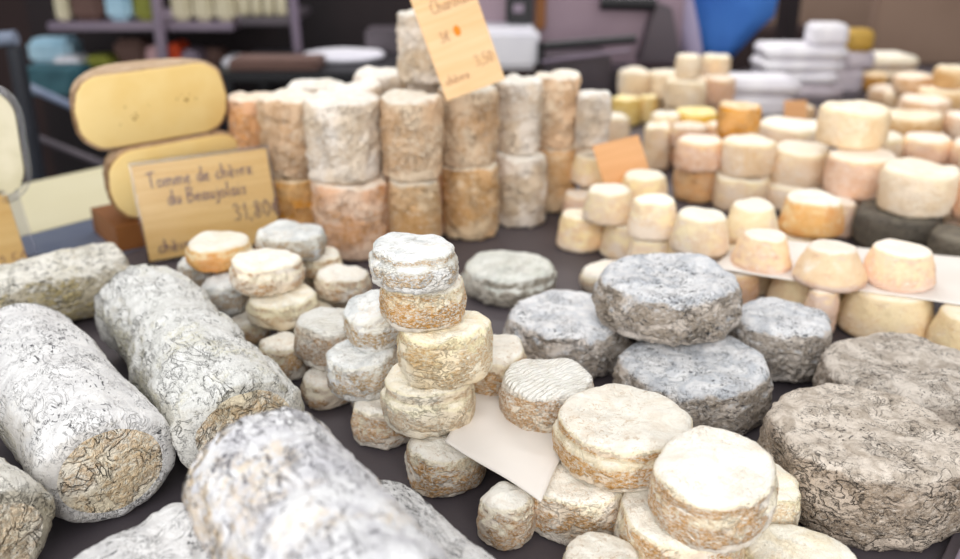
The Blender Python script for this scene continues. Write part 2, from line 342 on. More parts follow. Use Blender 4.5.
# left group
a('crottin', 305, 356, 368, 413, 0, 'small cream cheese on the slate under the white ribbed topped cheese', 'crottin')
a('crottin', 288, 355, 302, 370, 1, 'white cheese with ribbed top and grey mottled side, left of the middle stack', 'crottin_lined', soft=.04, h=.031)
a('crottin', 261, 310, 332, 385, 0, 'cream cheese on the slate beside the big pale log, lowest in its stack', 'crottin')
a('crottin', 250, 322, 284, 332, 1, 'yellowish rimmed cheese, middle one beneath a white topped round cheese', 'crottin_yellow')
a('crottin', 232, 306, 247, 298, 2, 'white topped cheese with pinkish side, top of the stack left of centre', 'crottin', lid=.001)
a('crottin', 317, 372, 263, 305, 1, 'small white cheese behind the white ribbed topped cheese', 'crottin')
a('crottin', 299, 343, 247, 282, 1, 'thin cream cheese just right of and below the white cheese before the tall cylinders', 'crottin')
a('crottin', 258, 328, 220, 265, 2, 'smooth white cheese with grey side standing right before the tall cylinders', 'crottin_grey')
a('crottin', 190, 255, 233, 273, 2, 'white topped cheese with bright orange side in front of the price sign', 'orange')
a('crottin', 204, 250, 273, 317, 1, 'white topped cheese with grey violet side, beneath the orange sided cheese', 'crottin_grey')
a('crottin', 232, 270, 315, 348, 0, 'small pinkish cheese low between the big pale log and the left stacks', 'crottin')
a('crottin', 180, 214, 255, 290, 1, 'small grey white cheese left below the orange sided cheese', 'crottin_grey')
# front group
a('crottin', 486, 540, 478, 551, 0, 'cream cheese on the slate under the corner of the white paper', 'crottin', h=.028, soft=.05)
a('crottin', 514, 630, 450, 553, 0, 'large cream cheese with pinkish side below the widest white topped cheese in front', 'crottin', h=.031, soft=.05)
a('crottin', 508, 602, 360, 449, 1, 'white cheese with ribbed crumbly top, on the white paper in front of the grey rounds', 'crottin_lined', h=.031, soft=.1)
a('crottin', 548, 688, 394, 491, 1, 'widest white topped cheese with orange tan side, front centre', 'crottin', lid=.0015, h=.026, soft=.02)
a('crottin', 607, 735, 492, 590, 0, 'cream cheese with orange speckles at the bottom edge under the tilted white cheese', 'crottin', h=.033, soft=.1)
a('crottin', 722, 803, 455, 548, 0, 'golden cream cheese right behind the tilted white cheese in front', 'crottin_yellow', h=.033, soft=.15)
a('crottin', 640, 760, 440, 545, 1, 'white cheese tilted toward the viewer with an orange spot, front right', 'crottin', tilt=(12, -5), lid=.001, h=.034, soft=.05)
a('crottin', 728, 844, 522, 622, 0, 'golden ribbed cheese cut off by the bottom edge, beside the large taupe round', 'crottin_yellow')
a('crottin', 560, 640, 552, 620, 0, 'cream cheese barely seen at the bottom edge below the pinkish sided cheese', 'crottin', h=.025)
# ash rounds
a('tomme', 461, 556, 250, 308, 0, 'pale greenish white flat round alone on the slate behind the middle stack', 'tomme_pale', h=.026)
a('tomme', 503, 627, 289, 384, 0, 'blue grey ash round on the slate to the left of the two stacked rounds', 'tomme', h=.039, soft=.5)
a('tomme', 724, 822, 289, 387, 0, 'grey ash round with brown wrinkled side right of the topmost ash round', 'tomme', h=.043, soft=.5)
a('tomme', 609, 762, 342, 442, 0, 'blue grey ash round with dark flecks, underneath the topmost ash round', 'tomme', soft=.1, h=.037)
a('tomme', 592, 736, 254, 347, 1, 'large blue white ash round resting on top of the others', 'tomme', h=.036, soft=.02)
a('tomme', 806, 970, 335, 452, 0, 'brownish ash round at the right edge behind the largest taupe round', 'tomme_brown')
a('tomme', 746, 944, 392, 548, 0, 'largest taupe ash round with thick wrinkled side, front right corner', 'tomme_brown', h=.046, soft=.02)
a('flat', 580, 640, 262, 300, 0, 'pale pinkish round peeking out left behind the topmost ash round', 'crottin')
# tall cylinders, lower row then upper row
a('tall', 268, 328, 176, 237, 0, 'orange tall cylinder beside the price sign, bottom row', 'tall_orange', h=.0615, soft=.1)
a('tall', 241, 293, 176, 228, 0, 'tan tall cylinder in bottom row, hidden behind the right end of the price sign', 'tall', h=.062)
a('tall', 318, 391, 180, 263, 0, 'pinkish tall cylinder with orange patches, bottom row under the whitest cylinder', 'tall_pink', h=.077)
a('tall', 388, 444, 180, 243, 0, 'pink tan tall cylinder in bottom row, third from the price sign', 'tall_pink', h=.077, r=.031)
a('tall', 441, 497, 165, 242, 0, 'golden tan tall cylinder in bottom row below the pale card', 'tall', h=.077)
a('tall', 495, 545, 152, 229, 0, 'cream tall cylinder in bottom row, right of the golden tan one', 'tall_white', h=.077)
a('tall', 533, 574, 148, 214, 0, 'tan tall cylinder at the right end of the bottom row', 'tall', h=.076)
a('tall', 237, 292, 82, 172, 1, 'brown pink tall cylinder at left end of the upper row, partly behind the half wheel', 'tall_pink', h=.075)
a('tall', 264, 326, 90, 181, 1, 'tan wrinkled tall cylinder in upper row next to the half wheel', 'tall', h=.082, zf=.062, soft=.05)
a('tall', 308, 384, 93, 186, 1, 'whitest tall cylinder in the upper row, directly above the pinkish one', 'tall_white', h=.079, soft=.05)
a('tall', 382, 444, 88, 184, 1, 'golden tan tall cylinder in upper row left of the pale card', 'tall', h=.079)
a('tall', 440, 498, 85, 170, 1, 'tan tall cylinder in upper row right beneath the pale card', 'tall', h=.079)
a('tall', 494, 541, 68, 157, 1, 'pale tall cylinder in upper row just right of the pale card', 'tall_white', h=.079)
a('tall', 535, 580, 68, 150, 1, 'tan tall cylinder at right end of the upper row', 'tall', h=.079)
a('tall', 572, 606, 86, 150, 1, 'bright white rounded cylinder behind right end of the upper row', 'tall_white', h=.06)
a('tall', 292, 352, 69, 160, 1, 'white topped tall cylinder in the back row, leftmost, between two front ones', 'tall_white', h=.08)
a('tall', 358, 408, 64, 150, 1, 'white topped tall cylinder in the back row left of the card bearing one', 'tall_white', h=.08)
a('tall', 328, 385, 78, 168, 1, 'white topped tall cylinder squeezed between front and back rows', 'tall_white', h=.078)
a('tall', 399, 462, 2, 86, 2, 'single pale tall cylinder standing on top of the upper row behind the card', 'tall_white', h=.07)
# cones, middle-left cluster
cw = 'cone'
a(cw, 555, 606, 210, 254, 0, 'white cone cheese on the slate at left end of the cone pile', 'cone', tr=.8, h=.036)
a(cw, 598, 657, 224, 264, 0, 'white cone cheese on the slate below two cones, beside the topmost ash round', 'cone', tr=.8, h=.036)
a(cw, 560, 600, 187, 230, 0, 'small orange tinted cone under the left upper cone near the tall cylinders', 'cone_pink', tr=.85, h=.036)
a(cw, 581, 634, 183, 227, 1, 'white cone in second layer, left of the yellow tinged cone', 'cone', tr=.82)
a(cw, 625, 676, 193, 243, 1, 'yellow tinged white cone in second layer above the topmost ash round', 'cone', tr=.82)
a(cw, 616, 668, 169, 212, 1, 'ivory cone standing in front of the orange card', 'cone', tr=.82)
a(cw, 565, 612, 150, 188, 1, 'white cone left of the orange card', 'cone', tr=.82)
a(cw, 655, 700, 238, 268, 0, 'white cone base peeking out behind the topmost ash round', 'cone', tr=.8, h=.036)
a(cw, 712, 778, 255, 298, 0, 'cream cone on the slate behind the ash round, under the front cones', 'cone_tan', tr=.8, h=.036)
a(cw, 768, 847, 268, 325, 0, 'tan cone under the white sheet, left of two others in the bottom row', 'cone_tan', tr=.8, h=.036)
a(cw, 830, 926, 293, 346, 0, 'tan cone under the white sheet, above the brownish ash round', 'cone_tan', tr=.8, h=.038)
a(cw, 918, 1010, 307, 372, 0, 'golden tan cone cut off by the right edge under the white sheet', 'cone_tan', tr=.8, h=.038)
a(cw, 668, 728, 207, 259, 1, 'cream cone in second layer right of the yellow tinged one', 'cone', tr=.82)
a(cw, 729, 790, 227, 276, 1, 'pinkish cone at left end of the white sheet', 'cone_pink', tr=.72)
a(cw, 789, 862, 239, 293, 1, 'pinkish cone with ribbed side in the middle of the white sheet', 'cone_pink', tr=.66)
a(cw, 860, 930, 239, 293, 1, 'pink cone with flat cream top at right on the white sheet', 'cone_pink', tr=.8)
a(cw, 720, 778, 198, 247, 1, 'white topped cone behind the pinkish one at left end of the sheet', 'cone', tr=.72)
a(cw, 770, 815, 232, 268, 0, 'deep orange cone in the shade below the orange white topped cone', 'orange', tr=.9)
a(cw, 777, 841, 190, 240, 1, 'white topped cone with bright orange side', 'orange', tr=.85)
a(cw, 832, 868, 198, 242, 0, 'pale cone right beside the bright orange one', 'cone_pink', tr=.85)
# dark ash
a('big', 848, 932, 205, 256, 0, 'dark brown black ash cheese behind the pink cones', 'ash', h=.038, soft=.1)
a('big', 922, 985, 220, 282, 0, 'very dark mouldy cheese cut off by the right edge above the white sheet', 'ash', h=.04, soft=.3)
# square shouldered small rounds
a('cube', 673, 717, 172, 204, 0, 'orange cheese on the slate under a pinkish white one, right of the orange card', 'tall_orange', h=.04)
a('cube', 711, 766, 175, 214, 0, 'white cheese in bottom row right of the lone orange one', 'cone', h=.04)
a('cube', 762, 816, 183, 215, 0, 'flat white cheese between the white ones and the bright orange cone', 'cone', h=.03)
a('cube', 675, 721, 140, 174, 1, 'pinkish white cheese stacked on the lone orange one', 'cone_pink', h=.037)
a('cube', 718, 770, 138, 179, 1, 'white cheese with beige patches in the second row behind the flat orange topped cones', 'cone', h=.04)
a('cube', 766, 828, 143, 188, 1, 'wide white cheese in second row, third from the orange card', 'cone', h=.04)
a('cube', 822, 889, 148, 202, 1, 'large cream cheese above the black ash cheese', 'cone_pink', h=.045)
a('cube', 884, 956, 165, 220, 1, 'large beige cheese above the dark mouldy cheese, near the right edge', 'cone_tan', h=.045)
a('cube', 943, 1000, 180, 226, 1, 'beige cheese cut by the right edge next to the large beige cheese', 'cone_pink', h=.045)
a('big', 815, 882, 103, 151, 2, 'big rounded cheese with creamy top and tan side raised above its neighbours', 'cone_tan', h=.044)
a('cube', 754, 818, 124, 160, 1, 'cream white cheese left of the big rounded one', 'cone', h=.04)
a('cube', 715, 757, 104, 141, 2, 'bright orange round cheese behind the white second row', 'orange_all' if False else 'tall_orange', h=.04)
a('cube', 698, 724, 116, 148, 1, 'small pinkish cheese tucked left of the bright orange round one', 'cone_pink', h=.03)
a('cube', 641, 667, 132, 172, 0, 'white rounded cheese right of the orange card', 'cone', h=.06)
a('cube', 592, 628, 124, 152, 0, 'flat white cheese behind the orange card', 'cone', h=.05)
a('cube', 568, 600, 140, 160, 0, 'small flat white cheese at the right foot of the tall cylinders', 'cone', h=.04)
a('cube', 676, 712, 132, 150, 1, 'small tan cheese directly behind the pinkish white stacked one', 'cone_pink', h=.03)
a('cube', 648, 678, 108, 142, 1, 'white cheese in front of the cream block pile', 'cone', h=.036)
a('cube', 672, 714, 108, 140, 1, 'cream yellow cheese in front of the cream block pile, right one', 'cone_yellow', h=.036)
a('cube', 610, 640, 99, 127, 0, 'bright yellow cheese at left end of the cream block pile', 'cone_yellow', h=.045)
a('cube', 638, 656, 99, 124, 0, 'narrow yellow cheese in the gap right of the bright yellow one', 'cone_yellow', h=.045)
a('cube', 618, 650, 70, 99, 1, 'cream cheese on top of the bright yellow one', 'cone_tan', h=.045)
a('cube', 647, 684, 71, 101, 1, 'cream cheese in upper tier of the block pile, second from left', 'cone_tan', h=.045)
a('cube', 664, 704, 78, 110, 1, 'pale yellow cheese in the middle of the block pile', 'cone_tan', h=.045)
a('cube', 700, 732, 78, 105, 1, 'cream cheese with orange flush at right of the block pile', 'cone_pink', h=.042)
a('cube', 674, 700, 58, 80, 2, 'cream cheese topping the block pile, left one', 'cone_tan', h=.036)
a('cube', 699, 729, 57, 79, 2, 'cream cheese topping the block pile, right one', 'cone', h=.036)
# back right rows
gB = 'small cheeses in the blurred rows at the back right'
far_rows = [
 (868, 905, 138, 165, 1, 'cone'), (902, 948, 135, 168, 1, 'cone_pink'), (940, 985, 130, 172, 1, 'cone_pink'),
 (880, 936, 119, 142, 1, 'far'), (897, 947, 101, 124, 1, 'far_pink'), (942, 985, 109, 142, 1, 'far_pink'),
 (932, 975, 82, 104, 1, 'far_pink'), (893, 930, 72, 97, 1, 'far_pink'), (916, 962, 88, 112, 1, 'far'),
 (932, 966, 74, 90, 2, 'far'), (868, 900, 82, 108, 0, 'far_pink'), (880, 906, 88, 112, 0, 'far'),
 (905, 940, 98, 120, 0, 'far_pink'), (850, 890, 128, 152, 0, 'far'), (955, 995, 95, 120, 0, 'cone_yellow'), (958, 1000, 150, 185, 1, 'cone'),
 (860, 885, 64, 92, 0, 'tall_orange'), (784, 812, 106, 128, 0, 'tall_orange'),
]
far_label = [
 'pale cheese right behind the large cream one above the ash cheese', 'beige cheese behind the large beige one, left of the edge cheese', 'rosy beige cheese at the right edge, directly below the long rosy one',
 'long flat cream cheese right of the big rounded cheese', 'flat cheese with white top and brown side, above the long flat cream one', 'rosy cheese at the right edge level with the big rounded cheese',
 'tan cheese near the right edge in the rearmost rows', 'pinkish cheese in the rearmost row below the pale slab', 'cream cheese between the rearmost pinkish one and the right edge',
 'topmost small cheese at far right below the taupe wall', 'brown cheese right of the lilac wrapped blocks', 'small cream cheese beside the brown one at the lilac blocks',
 'brown cheese low between flat rows at the back right', 'cream cheese wedged directly right of the big rounded one', 'yellow cheese just inside the right edge at the back', 'pale cheese cut by the right edge above the beige one',
 'golden brown cheese at the foot of the pale slab', 'orange cheese in front of the white wrapped packets']
for (xl, xr, yt, yb, lv, mt), lb in zip(far_rows, far_label):
    a('far', xl, xr, yt, yb, lv, lb, mt, h=.034, group=gB)

# ---- resolve levels bottom-up, push apart same-level overlaps, add hidden supports where nothing carries a cheese
placed = []; fillers = []
def hd(p, q): return math.hypot(p.x-q.x, p.y-q.y)
maxlv = max(c.lv for c in items)
for lv in range(maxlv+1):
    cur = [c for c in items if c.lv == lv]
    for c in cur:
        if lv == 0: solve(c, 0.)
        else:
            z = c.step*lv
            for _ in range(3):
                solve(c, z)
                sup = [p for p in placed if hd(p, c) < p.r*p.tr+c.r-.008 and abs(p.z0+p.hh-c.step*lv) < .022]
                z = max([p.z0+p.hh for p in sup]) if sup else z
                if c.zf: z = c.zf
            solve(c, z)
            c.gap = not sup
    for it in range(60):
        mv = 0
        for i, p in enumerate(cur):
            for q in cur[i+1:]+[s for s in placed if s.lv != p.lv]:
                if min(p.z0+p.hh, q.z0+q.hh)-max(p.z0, q.z0) < .006: continue
                need = (p.r+q.r)*(.93 if 'cone' in (p.kind, q.kind) else .955 if p.kind == q.kind == 'tomme' else .985)-.0005
                dd = hd(p, q)
                if dd < need:
                    ux, uy = ((p.x-q.x)/dd, (p.y-q.y)/dd) if dd > 1e-6 else (1, 0)
                    s = min(.003, (need-dd)*.5); mv = max(mv, s)
                    if q in cur:
                        wp, wq = p.soft/(p.soft+q.soft)*2, q.soft/(p.soft+q.soft)*2
                    else: wp, wq = 2., 0
                    p.x += ux*s*wp; p.y += uy*s*wp; q.x -= ux*s*wq; q.y -= uy*s*wq
        if mv < .0003: break
    for c in cur:
        if lv > 0:
            sup = [p for p in placed if hd(p, c) < p.r*p.tr+c.r-.004 and abs(p.z0+p.hh-c.z0) < .012]
            # centroid must be covered
            ok = any(hd(p, c) < p.r*.9 for p in sup)
            if not ok and len(sup) >= 2:
                ang = sorted(math.atan2(p.y-c.y, p.x-c.x) for p in sup)
                gaps = [(b-a_) for a_, b in zip(ang, ang[1:]+[ang[0]+2*math.pi])]; ok = max(gaps) < math.pi*1.02
            c.ok = ok
            if not ok: fillers.append(c)
    placed += cur
# hidden supports directly under: full column if needed
FL = []
for c in fillers:
    z = 0; steps = max(1, c.lv); hh = c.z0/steps
    # shift backwards, away from the camera, and clear of neighbours
    best = None
    for rr_ in (c.r*.8, c.r*.6, c.r*.4):
        for off in (0, .3, .6, .9):
            for ang in range(0, 360, 30):
                x = c.x+off*c.r*math.cos(rad(ang)); y = c.y+off*c.r*math.sin(rad(ang))
                free = all(math.hypot(p.x-x, p.y-y) > p.r+rr_-.001 or p.z0 > c.z0-.008 for p in placed) and all(math.hypot(p[0]-x, p[1]-y) > p[2]+rr_-.001 for p in FL)
                if free:
                    sc = rr_*2-off*c.r*.5+1.6*(y-c.y)
                    if best is None or sc > best[0]: best = (sc, x, y, rr_)
    if best and best[3] > .006:
        _, x, y, rr_ = best; FL.append((x, y, rr_, hh, steps, c))
    else: print('NO SUPPORT', c.label[:50], round(c.z0, 3))
DETAIL = {'crottin': (112, 52), 'tomme': (150, 64), 'tall': (96, 60), 'cone': (72, 40), 'far': (40, 22), 'flat': (72, 30), 'big': (64, 36), 'cube': (56, 34)}
def build(c, i):
    seg, npf = DETAIL[c.kind]; k = dict(seed=i*1.37+2)
    if c.kind == 'crottin': k.update(e=.0055, bulge=.0012, lump=.045, med=.0014, wrk=.0006, midf=70, wf=210, uneven=.12)
    if c.kind == 'tomme': k.update(e=.0085, bulge=.0015, lump=.03, med=.0022, wrk=.0021, midf=45, wf=105, uneven=.08, zsq=1.7)
    if c.kind == 'tall': k.update(e=.006, bulge=.0005, lump=.025, med=.002, wrk=.0018, midf=60, wf=130, uneven=.03)
    if c.kind == 'cone': k.update(e=.005, bulge=.0006, lump=.03, med=.001, wrk=.0005, midf=50, wf=120, uneven=.06)
    if c.kind in ('far', 'flat', 'cube', 'big'): k.update(e=.008 if c.kind != 'cube' else .006, bulge=.001, lump=.05, med=.0015, wrk=.001, midf=45, wf=120, uneven=.07)
    k.update(c.k)
    tr = c.tr if c.kind != 'tall' else 1.0
    if c.kind == 'tomme': tr = .975
    if c.kind == 'crottin': tr = .965
    if c.kind == 'tall' and c.lv == 1: tr = 1.09; c.r *= .94
    k['e'] = min(k['e'], c.hh*.42, c.r*.35)
    me = cheese_mesh(NAME[c.kind], c.r, c.hh, tr=tr, seg=seg, nprof=npf, **k)
    tx, ty = c.tilt
    if (tx, ty) == (0, 0) and c.kind == 'crottin': tx, ty = random.uniform(-1.5, 1.5), random.uniform(-1.5, 1.5)
    lift = c.r*math.sin(rad(max(abs(tx), abs(ty))))*.45
    o = link(NAME[c.kind], me, c.mat, None, (c.x, c.y, c.z0+lift), (rad(tx), rad(ty), random.uniform(-.3, .3) if c.mat == 'crottin_lined' or (tx or ty) else random.uniform(0, 6.28)))
    tag(o, c.label, 'cheese', c.group)
for c in items:
    q = Ch(); q.__dict__.update(c.__dict__); solve(q, c.z0)
    dx = (c.x-q.x)*F/zdepth(Vector((q.x, q.y, c.z0))); 
    if math.hypot(c.x-q.x, c.y-q.y) > .006: print('MOVED px %.0f dist %.4f' % (dx, c.y-q.y), c.xl, c.xr, c.label[:50])
for i, c in enumerate(items): build(c, i)
for j, (x, y, rr_, hh, steps, c) in enumerate(FL):
    for s in range(steps):
        me = cheese_mesh('small_round_cheese', rr_, hh, e=min(.005, hh*.3), seed=90+j+s, seg=40, nprof=24)
        o = link('small_round_cheese', me, c.mat, None, (x, y, s*hh))
        ws = c.label.split()[:11]
        while ws[-1].strip(',') in ('a', 'the', 'of', 'in', 'on', 'from', 'by', 'to', 'at', 'under', 'below', 'beneath', 'above', 'right', 'left', 'before', 'between', 'standing', 'topped', 'and', 'directly', 'next', 'large', 'long', 'tall', 'pale', 'big', 'sided', 'second', 'orange', 'middle') or (len(ws) < 11 and False): ws.pop()
        tag(o, ('bottom' if s == 0 and steps > 1 else 'hidden')+' cheese beneath the '+' '.join(ws).rstrip(','), 'cheese')
print('items', len(items), 'fillers', sum(f[4] for f in FL))
for c in items:
    if not (c.hmin <= c.raw <= c.hmax): print('h', round(c.raw, 4), '->', round(c.hh, 4), 'r', round(c.r, 4), c.label[:60])

# ------------------------------------------------------------------ ash logs
def log(name, A, B, r, mat, endmat, label, seed, nseg=110, nl=90, bend=0, waist=0, e=.010, wav=.06, endA=False, med=.0016, wk=.0014, sq=0.93):
    """A = end nearer the camera (its end face is a part), B = far end; world points on the axis"""
    ax = B-A; L = ax.length; d = ax.normalized(); side = Vector((0, 0, 1)).cross(d).normalized(); up = d.cross(side)
    so = Vector((seed*2.7, seed*1.9, seed*3.3))
    pr = []
    k = 7
    for i in range(k+1):
        t = math.pi/2*i/k; pr.append((r-e+e*math.sin(t), e-e*math.cos(t)))
    for i in range(1, nl): pr.append((r, e+(L-2*e)*i/nl))
    e2 = e*1.6
    for i in range(k+1):
        t = math.pi/2*i/k; pr.append((r-e2+e2*math.cos(t), L-e2+e2*math.sin(t)))
    def pt(rr, s, t, nr, ns):
        f = s/L; lr = 1+wav*noise.noise(Vector((math.cos(t)*.8, math.sin(t)*.8, s*18))+so)*1.5
        lr *= 1-waist*math.exp(-((f-.62)/.07)**2)
        x, y = rr*lr*math.cos(t), rr*lr*math.sin(t)*sq
        q = Vector((x, y, s))
        a_ = noise.noise(q*170+so+Vector((1, 1, 1))*noise.noise(q*90)*1.3)
        dd = noise.fractal(q*65+so, 1, 2, 3)*med+(abs(a_)-.28)*wk
        x += math.cos(t)*nr*dd; y += math.sin(t)*nr*dd; s2 = s+ns*dd
        yb = bend*math.sin(math.pi*f)
        return Vector((x+yb, y, s2))
    vs = []; fs = []; rows = len(pr)
    for i, (rr, s) in enumerate(pr):
        ns = -1+min(1, s/e) if s < e else (max(0, (s-(L-e2))/e2)); nr = math.sqrt(max(0, 1-ns*ns))
        for kk in range(nseg): vs.append(pt(rr, s, 2*math.pi*kk/nseg, nr, ns))
    for i in range(rows-1):
        for kk in range(nseg):
            k2 = (kk+1) % nseg; fs.append((i*nseg+kk, (i+1)*nseg+kk, (i+1)*nseg+k2, i*nseg+k2))
    # far cap
    def cap(row, s, rr, sgn, rings=16):
        base = row*nseg; prev = [base+kk for kk in range(nseg)]
        out = []
        for j in range(1, rings):
            q = rr*(1-j/rings); st = len(vs)
            for kk in range(nseg): vs.append(pt(q, s, 2*math.pi*kk/nseg, .0, sgn)+Vector((0, 0, sgn*.0015*math.sin(j/rings*1.5))))
            cur_ = [st+kk for kk in range(nseg)]
            for kk in range(nseg):
                k2 = (kk+1) % nseg; out.append((prev[kk], cur_[kk], cur_[k2], prev[k2]) if sgn > 0 else (prev[kk], prev[k2], cur_[k2], cur_[kk]))
            prev = cur_
        vs.append(pt(0, s, 0, 0, sgn)); ci = len(vs)-1
        for kk in range(nseg):
            k2 = (kk+1) % nseg; out.append((prev[kk], ci, prev[k2]) if sgn > 0 else (prev[kk], prev[k2], ci))
        return out
    fs += cap(rows-1, L, r-e2, 1)
    nbody = len(vs)
    mat_w = Matrix((side, up, d)).transposed()
    root = empty(name, A-up*(r*sq), mat_w.to_euler())
    def mk(nm, vv, ff, m):
        me = bpy.data.meshes.new(nm); me.from_pydata(vv, [], ff)
        for p in me.polygons: p.use_smooth = True
        bm = bmesh.new(); bm.from_mesh(me); bmesh.ops.recalc_face_normals(bm, faces=bm.faces); bmesh.ops.delete(bm, geom=[v for v in bm.verts if not v.link_faces], context='VERTS'); bm.to_mesh(me); bm.free()
        return link(nm, me, m, root, (0, r*sq, 0))
    mk('rind', list(vs), fs, mat)
    n0 = len(vs)
    ef = cap(0, 0, r-e, -1, 22)
    o = mk('end_face', vs, ef, endmat); o['label'] = 'rough creased end face of the log'
    tag(root, label, 'cheese'); return root
# ground-level radius centre helper
log('cheese_log', P(112, 470, .034), P(18, 342, .034), .0365, 'log', 'log_end', 'large pale grey log with black flecks and a rough cream end face, at left', 3, med=.0012, wk=.0007)
log('cheese_log', P(245, 430, .035), P(143, 302, .035), .037, 'log_white', 'log_end', 'white and grey log with a pinched waist, between the flecked log and the small cheeses', 5, waist=.07, wav=.09, med=.0028)
log('cheese_log', P(124, 274, .029), P(-70, 318, .029), .031, 'log_dark', 'log_dark', 'mottled greenish grey log lying crosswise behind the others, below the price sign', 8)
log('cheese_log', P(-2, 543, .030), P(-110, 456, .030), .032, 'log_dark', 'log_end', 'dark mouldy log cut off by the left edge with a yellow brown end', 11)
log('cheese_log', P(210, 550, .028), P(-10, 690, .028), .030, 'log', 'log_end', 'streaked pale log lying crosswise at the bottom edge, under the big blurred log', 14, wav=.03)
log('cheese_log', P(500, 665, .029), P(352, 525, .029), .031, 'log', 'log_end', 'flecked log of which only the right flank shows from under the big blurred log', 17)
log('cheese_log', P(388, 645, .084), P(256, 466, .084), .034, 'log_blur', 'log_end', 'big blurred grey violet log in the foreground, on top of the other logs', 20, wav=.05)

# ------------------------------------------------------------------ half wheels, price sign
YAW = rad(38)
def half_wheel(loc, R, H, yaw, label, seed, roll=0, holes=()):
    root = empty('cheese_half_wheel', loc, (0, roll, yaw))
    so = Vector((seed, seed*2, seed*3)); e = H*.37
    pr = profile(H, R, 1., e, .001, 48)
    def lump(p): return 1+.012*noise.noise(p*22+so)
    vs = []; fs = []; nA = 64
    for k in range(nA+1):
        t = math.pi*k/nA            # back half: y >= 0
        for (q, z) in pr:
            p = Vector((q*math.cos(t), q*math.sin(t), z)); j = noise.fractal(p*140+so, 1, 2, 3)*.0012
            if q > .001:
                p = p*lump(p)+Vector((math.cos(t), math.sin(t), 0))*j
            vs.append(p)
    m = len(pr)
    for k in range(nA):
        for i in range(m-1): fs.append((k*m+i, (k+1)*m+i, (k+1)*m+i+1, k*m+i+1))
    outi = [k_ for k_ in range(m)]+[nA*m+i for i in range(m-2, 0, -1)]
    st_i = len(vs)
    for i_ in outi:                      # ring of rind seen round the cut
        p = vs[i_]; vs.append(Vector((p.x*.965, -.0008, (p.z-H/2)*.925+H/2)))
    for i_ in range(len(outi)):
        j_ = (i_+1) % len(outi); fs.append((outi[i_], outi[j_], st_i+j_, st_i+i_))
    me = bpy.data.meshes.new('rind'); me.from_pydata(vs, [], fs)
    bm = bmesh.new(); bm.from_mesh(me); bmesh.ops.remove_doubles(bm, verts=bm.verts, dist=1e-6)
    for f in bm.faces: f.smooth = True
    bmesh.ops.recalc_face_normals(bm, faces=bm.faces); bm.to_mesh(me); bm.free()
    link('rind', me, 'wheel_rind', root)
    # cut face: thick slab just proud of the cut, inset from the rind
    out = [(vs[i].x, vs[i].z) for i in range(m)]+[(vs[nA*m+i].x, vs[nA*m+i].z) for i in range(m-2, 0, -1)]
    c = (0, H/2)
    bm = bmesh.new(); rings = []
    for (sc, y) in ((.94, .0005), (.935, -.0012), (.925, -.0026), (.90, -.0032)):
        rings.append([bm.verts.new(((x-c[0])*(1-(1-sc)*.5)+c[0], y, (z-c[1])*sc+c[1])) for x, z in out])
    for A_, B_ in zip(rings, rings[1:]):
        for i in range(len(out)):
            j = (i+1) % len(out); bm.faces.new((A_[i], A_[j], B_[j], B_[i]))
    bm.faces.new(rings[-1])
    pm = bm_mesh('cut_face', bm, True); cf = link('cut_face', pm, 'paste', root); cf['label'] = 'smooth yellow cut face'
    bm = bmesh.new()
    for (hx, hz, hr) in holes:
        mt = Matrix.Translation((hx, -.0033, hz)) @ Matrix.Diagonal((hr, .0006, hr*.7, 1))
        bmesh.ops.create_icosphere(bm, subdivisions=2, radius=1, matrix=mt)
    if holes: h_ = link('hole', bm_mesh('hole', bm, True), 'hole', root); h_['kind'] = 'stuff'
    tag(root, label, 'cheese'); return root
ROLL = rad(-2); WD = .80
def at_d(px, py, dist):
    d = ray(px, py); return CAM+d*(dist/math.hypot(d.x, d.y))
WR, WH = .0735, .0735
wl = at_d(187, 209, .95)
half_wheel(wl, WR, WH, YAW, 'lower half wheel of yellow cheese, mostly behind the price sign', 3, ROLL)
ax_ = Matrix.Rotation(YAW, 3, 'Z') @ Matrix.Rotation(ROLL, 3, 'Y')
wu = wl+ax_ @ Vector((-.0155, .002, WH+.0002))
half_wheel(wu, WR+.0015, WH+.001, YAW, 'upper half wheel of yellow cheese with a few holes in its smooth cut face', 5, ROLL,
    holes=[(-.022, .027, .0016), (-.019, .029, .0012), (-.024, .030, .0009), (-.020, .032, .001), (-.029, .040, .0009), (-.036, .024, .0008), (-.006, .038, .0007), (.032, .038, .0022), (.023, .040, .001), (.042, .038, .001), (.028, .043, .0007), (.036, .043, .0008)])
# wooden wedge block carrying the wheels
bm = bmesh.new(); vsx = []
for x, y in ((-WR-.002, -.006), (WR+.002, -.006), (WR+.002, WR+.004), (-WR-.002, WR+.004)):
    p = wl+ax_ @ Vector((x, y, -.0008)); vsx.append((bm.verts.new(p-Vector((wl.x, wl.y, 0))), bm.verts.new((p.x-wl.x, p.y-wl.y, .0006))))
bm.faces.new([q[0] for q in vsx]); bm.faces.new([q[1] for q in vsx][::-1])
for i in range(4): j = (i+1) % 4; bm.faces.new((vsx[i][0], vsx[j][0], vsx[j][1], vsx[i][1]))
wb = link('wooden_block', bm_mesh('wooden_block', bm), 'orangebrown', None, (wl.x, wl.y, 0)); tag(wb, 'brown wooden block under the half wheels behind the price sign', 'board')

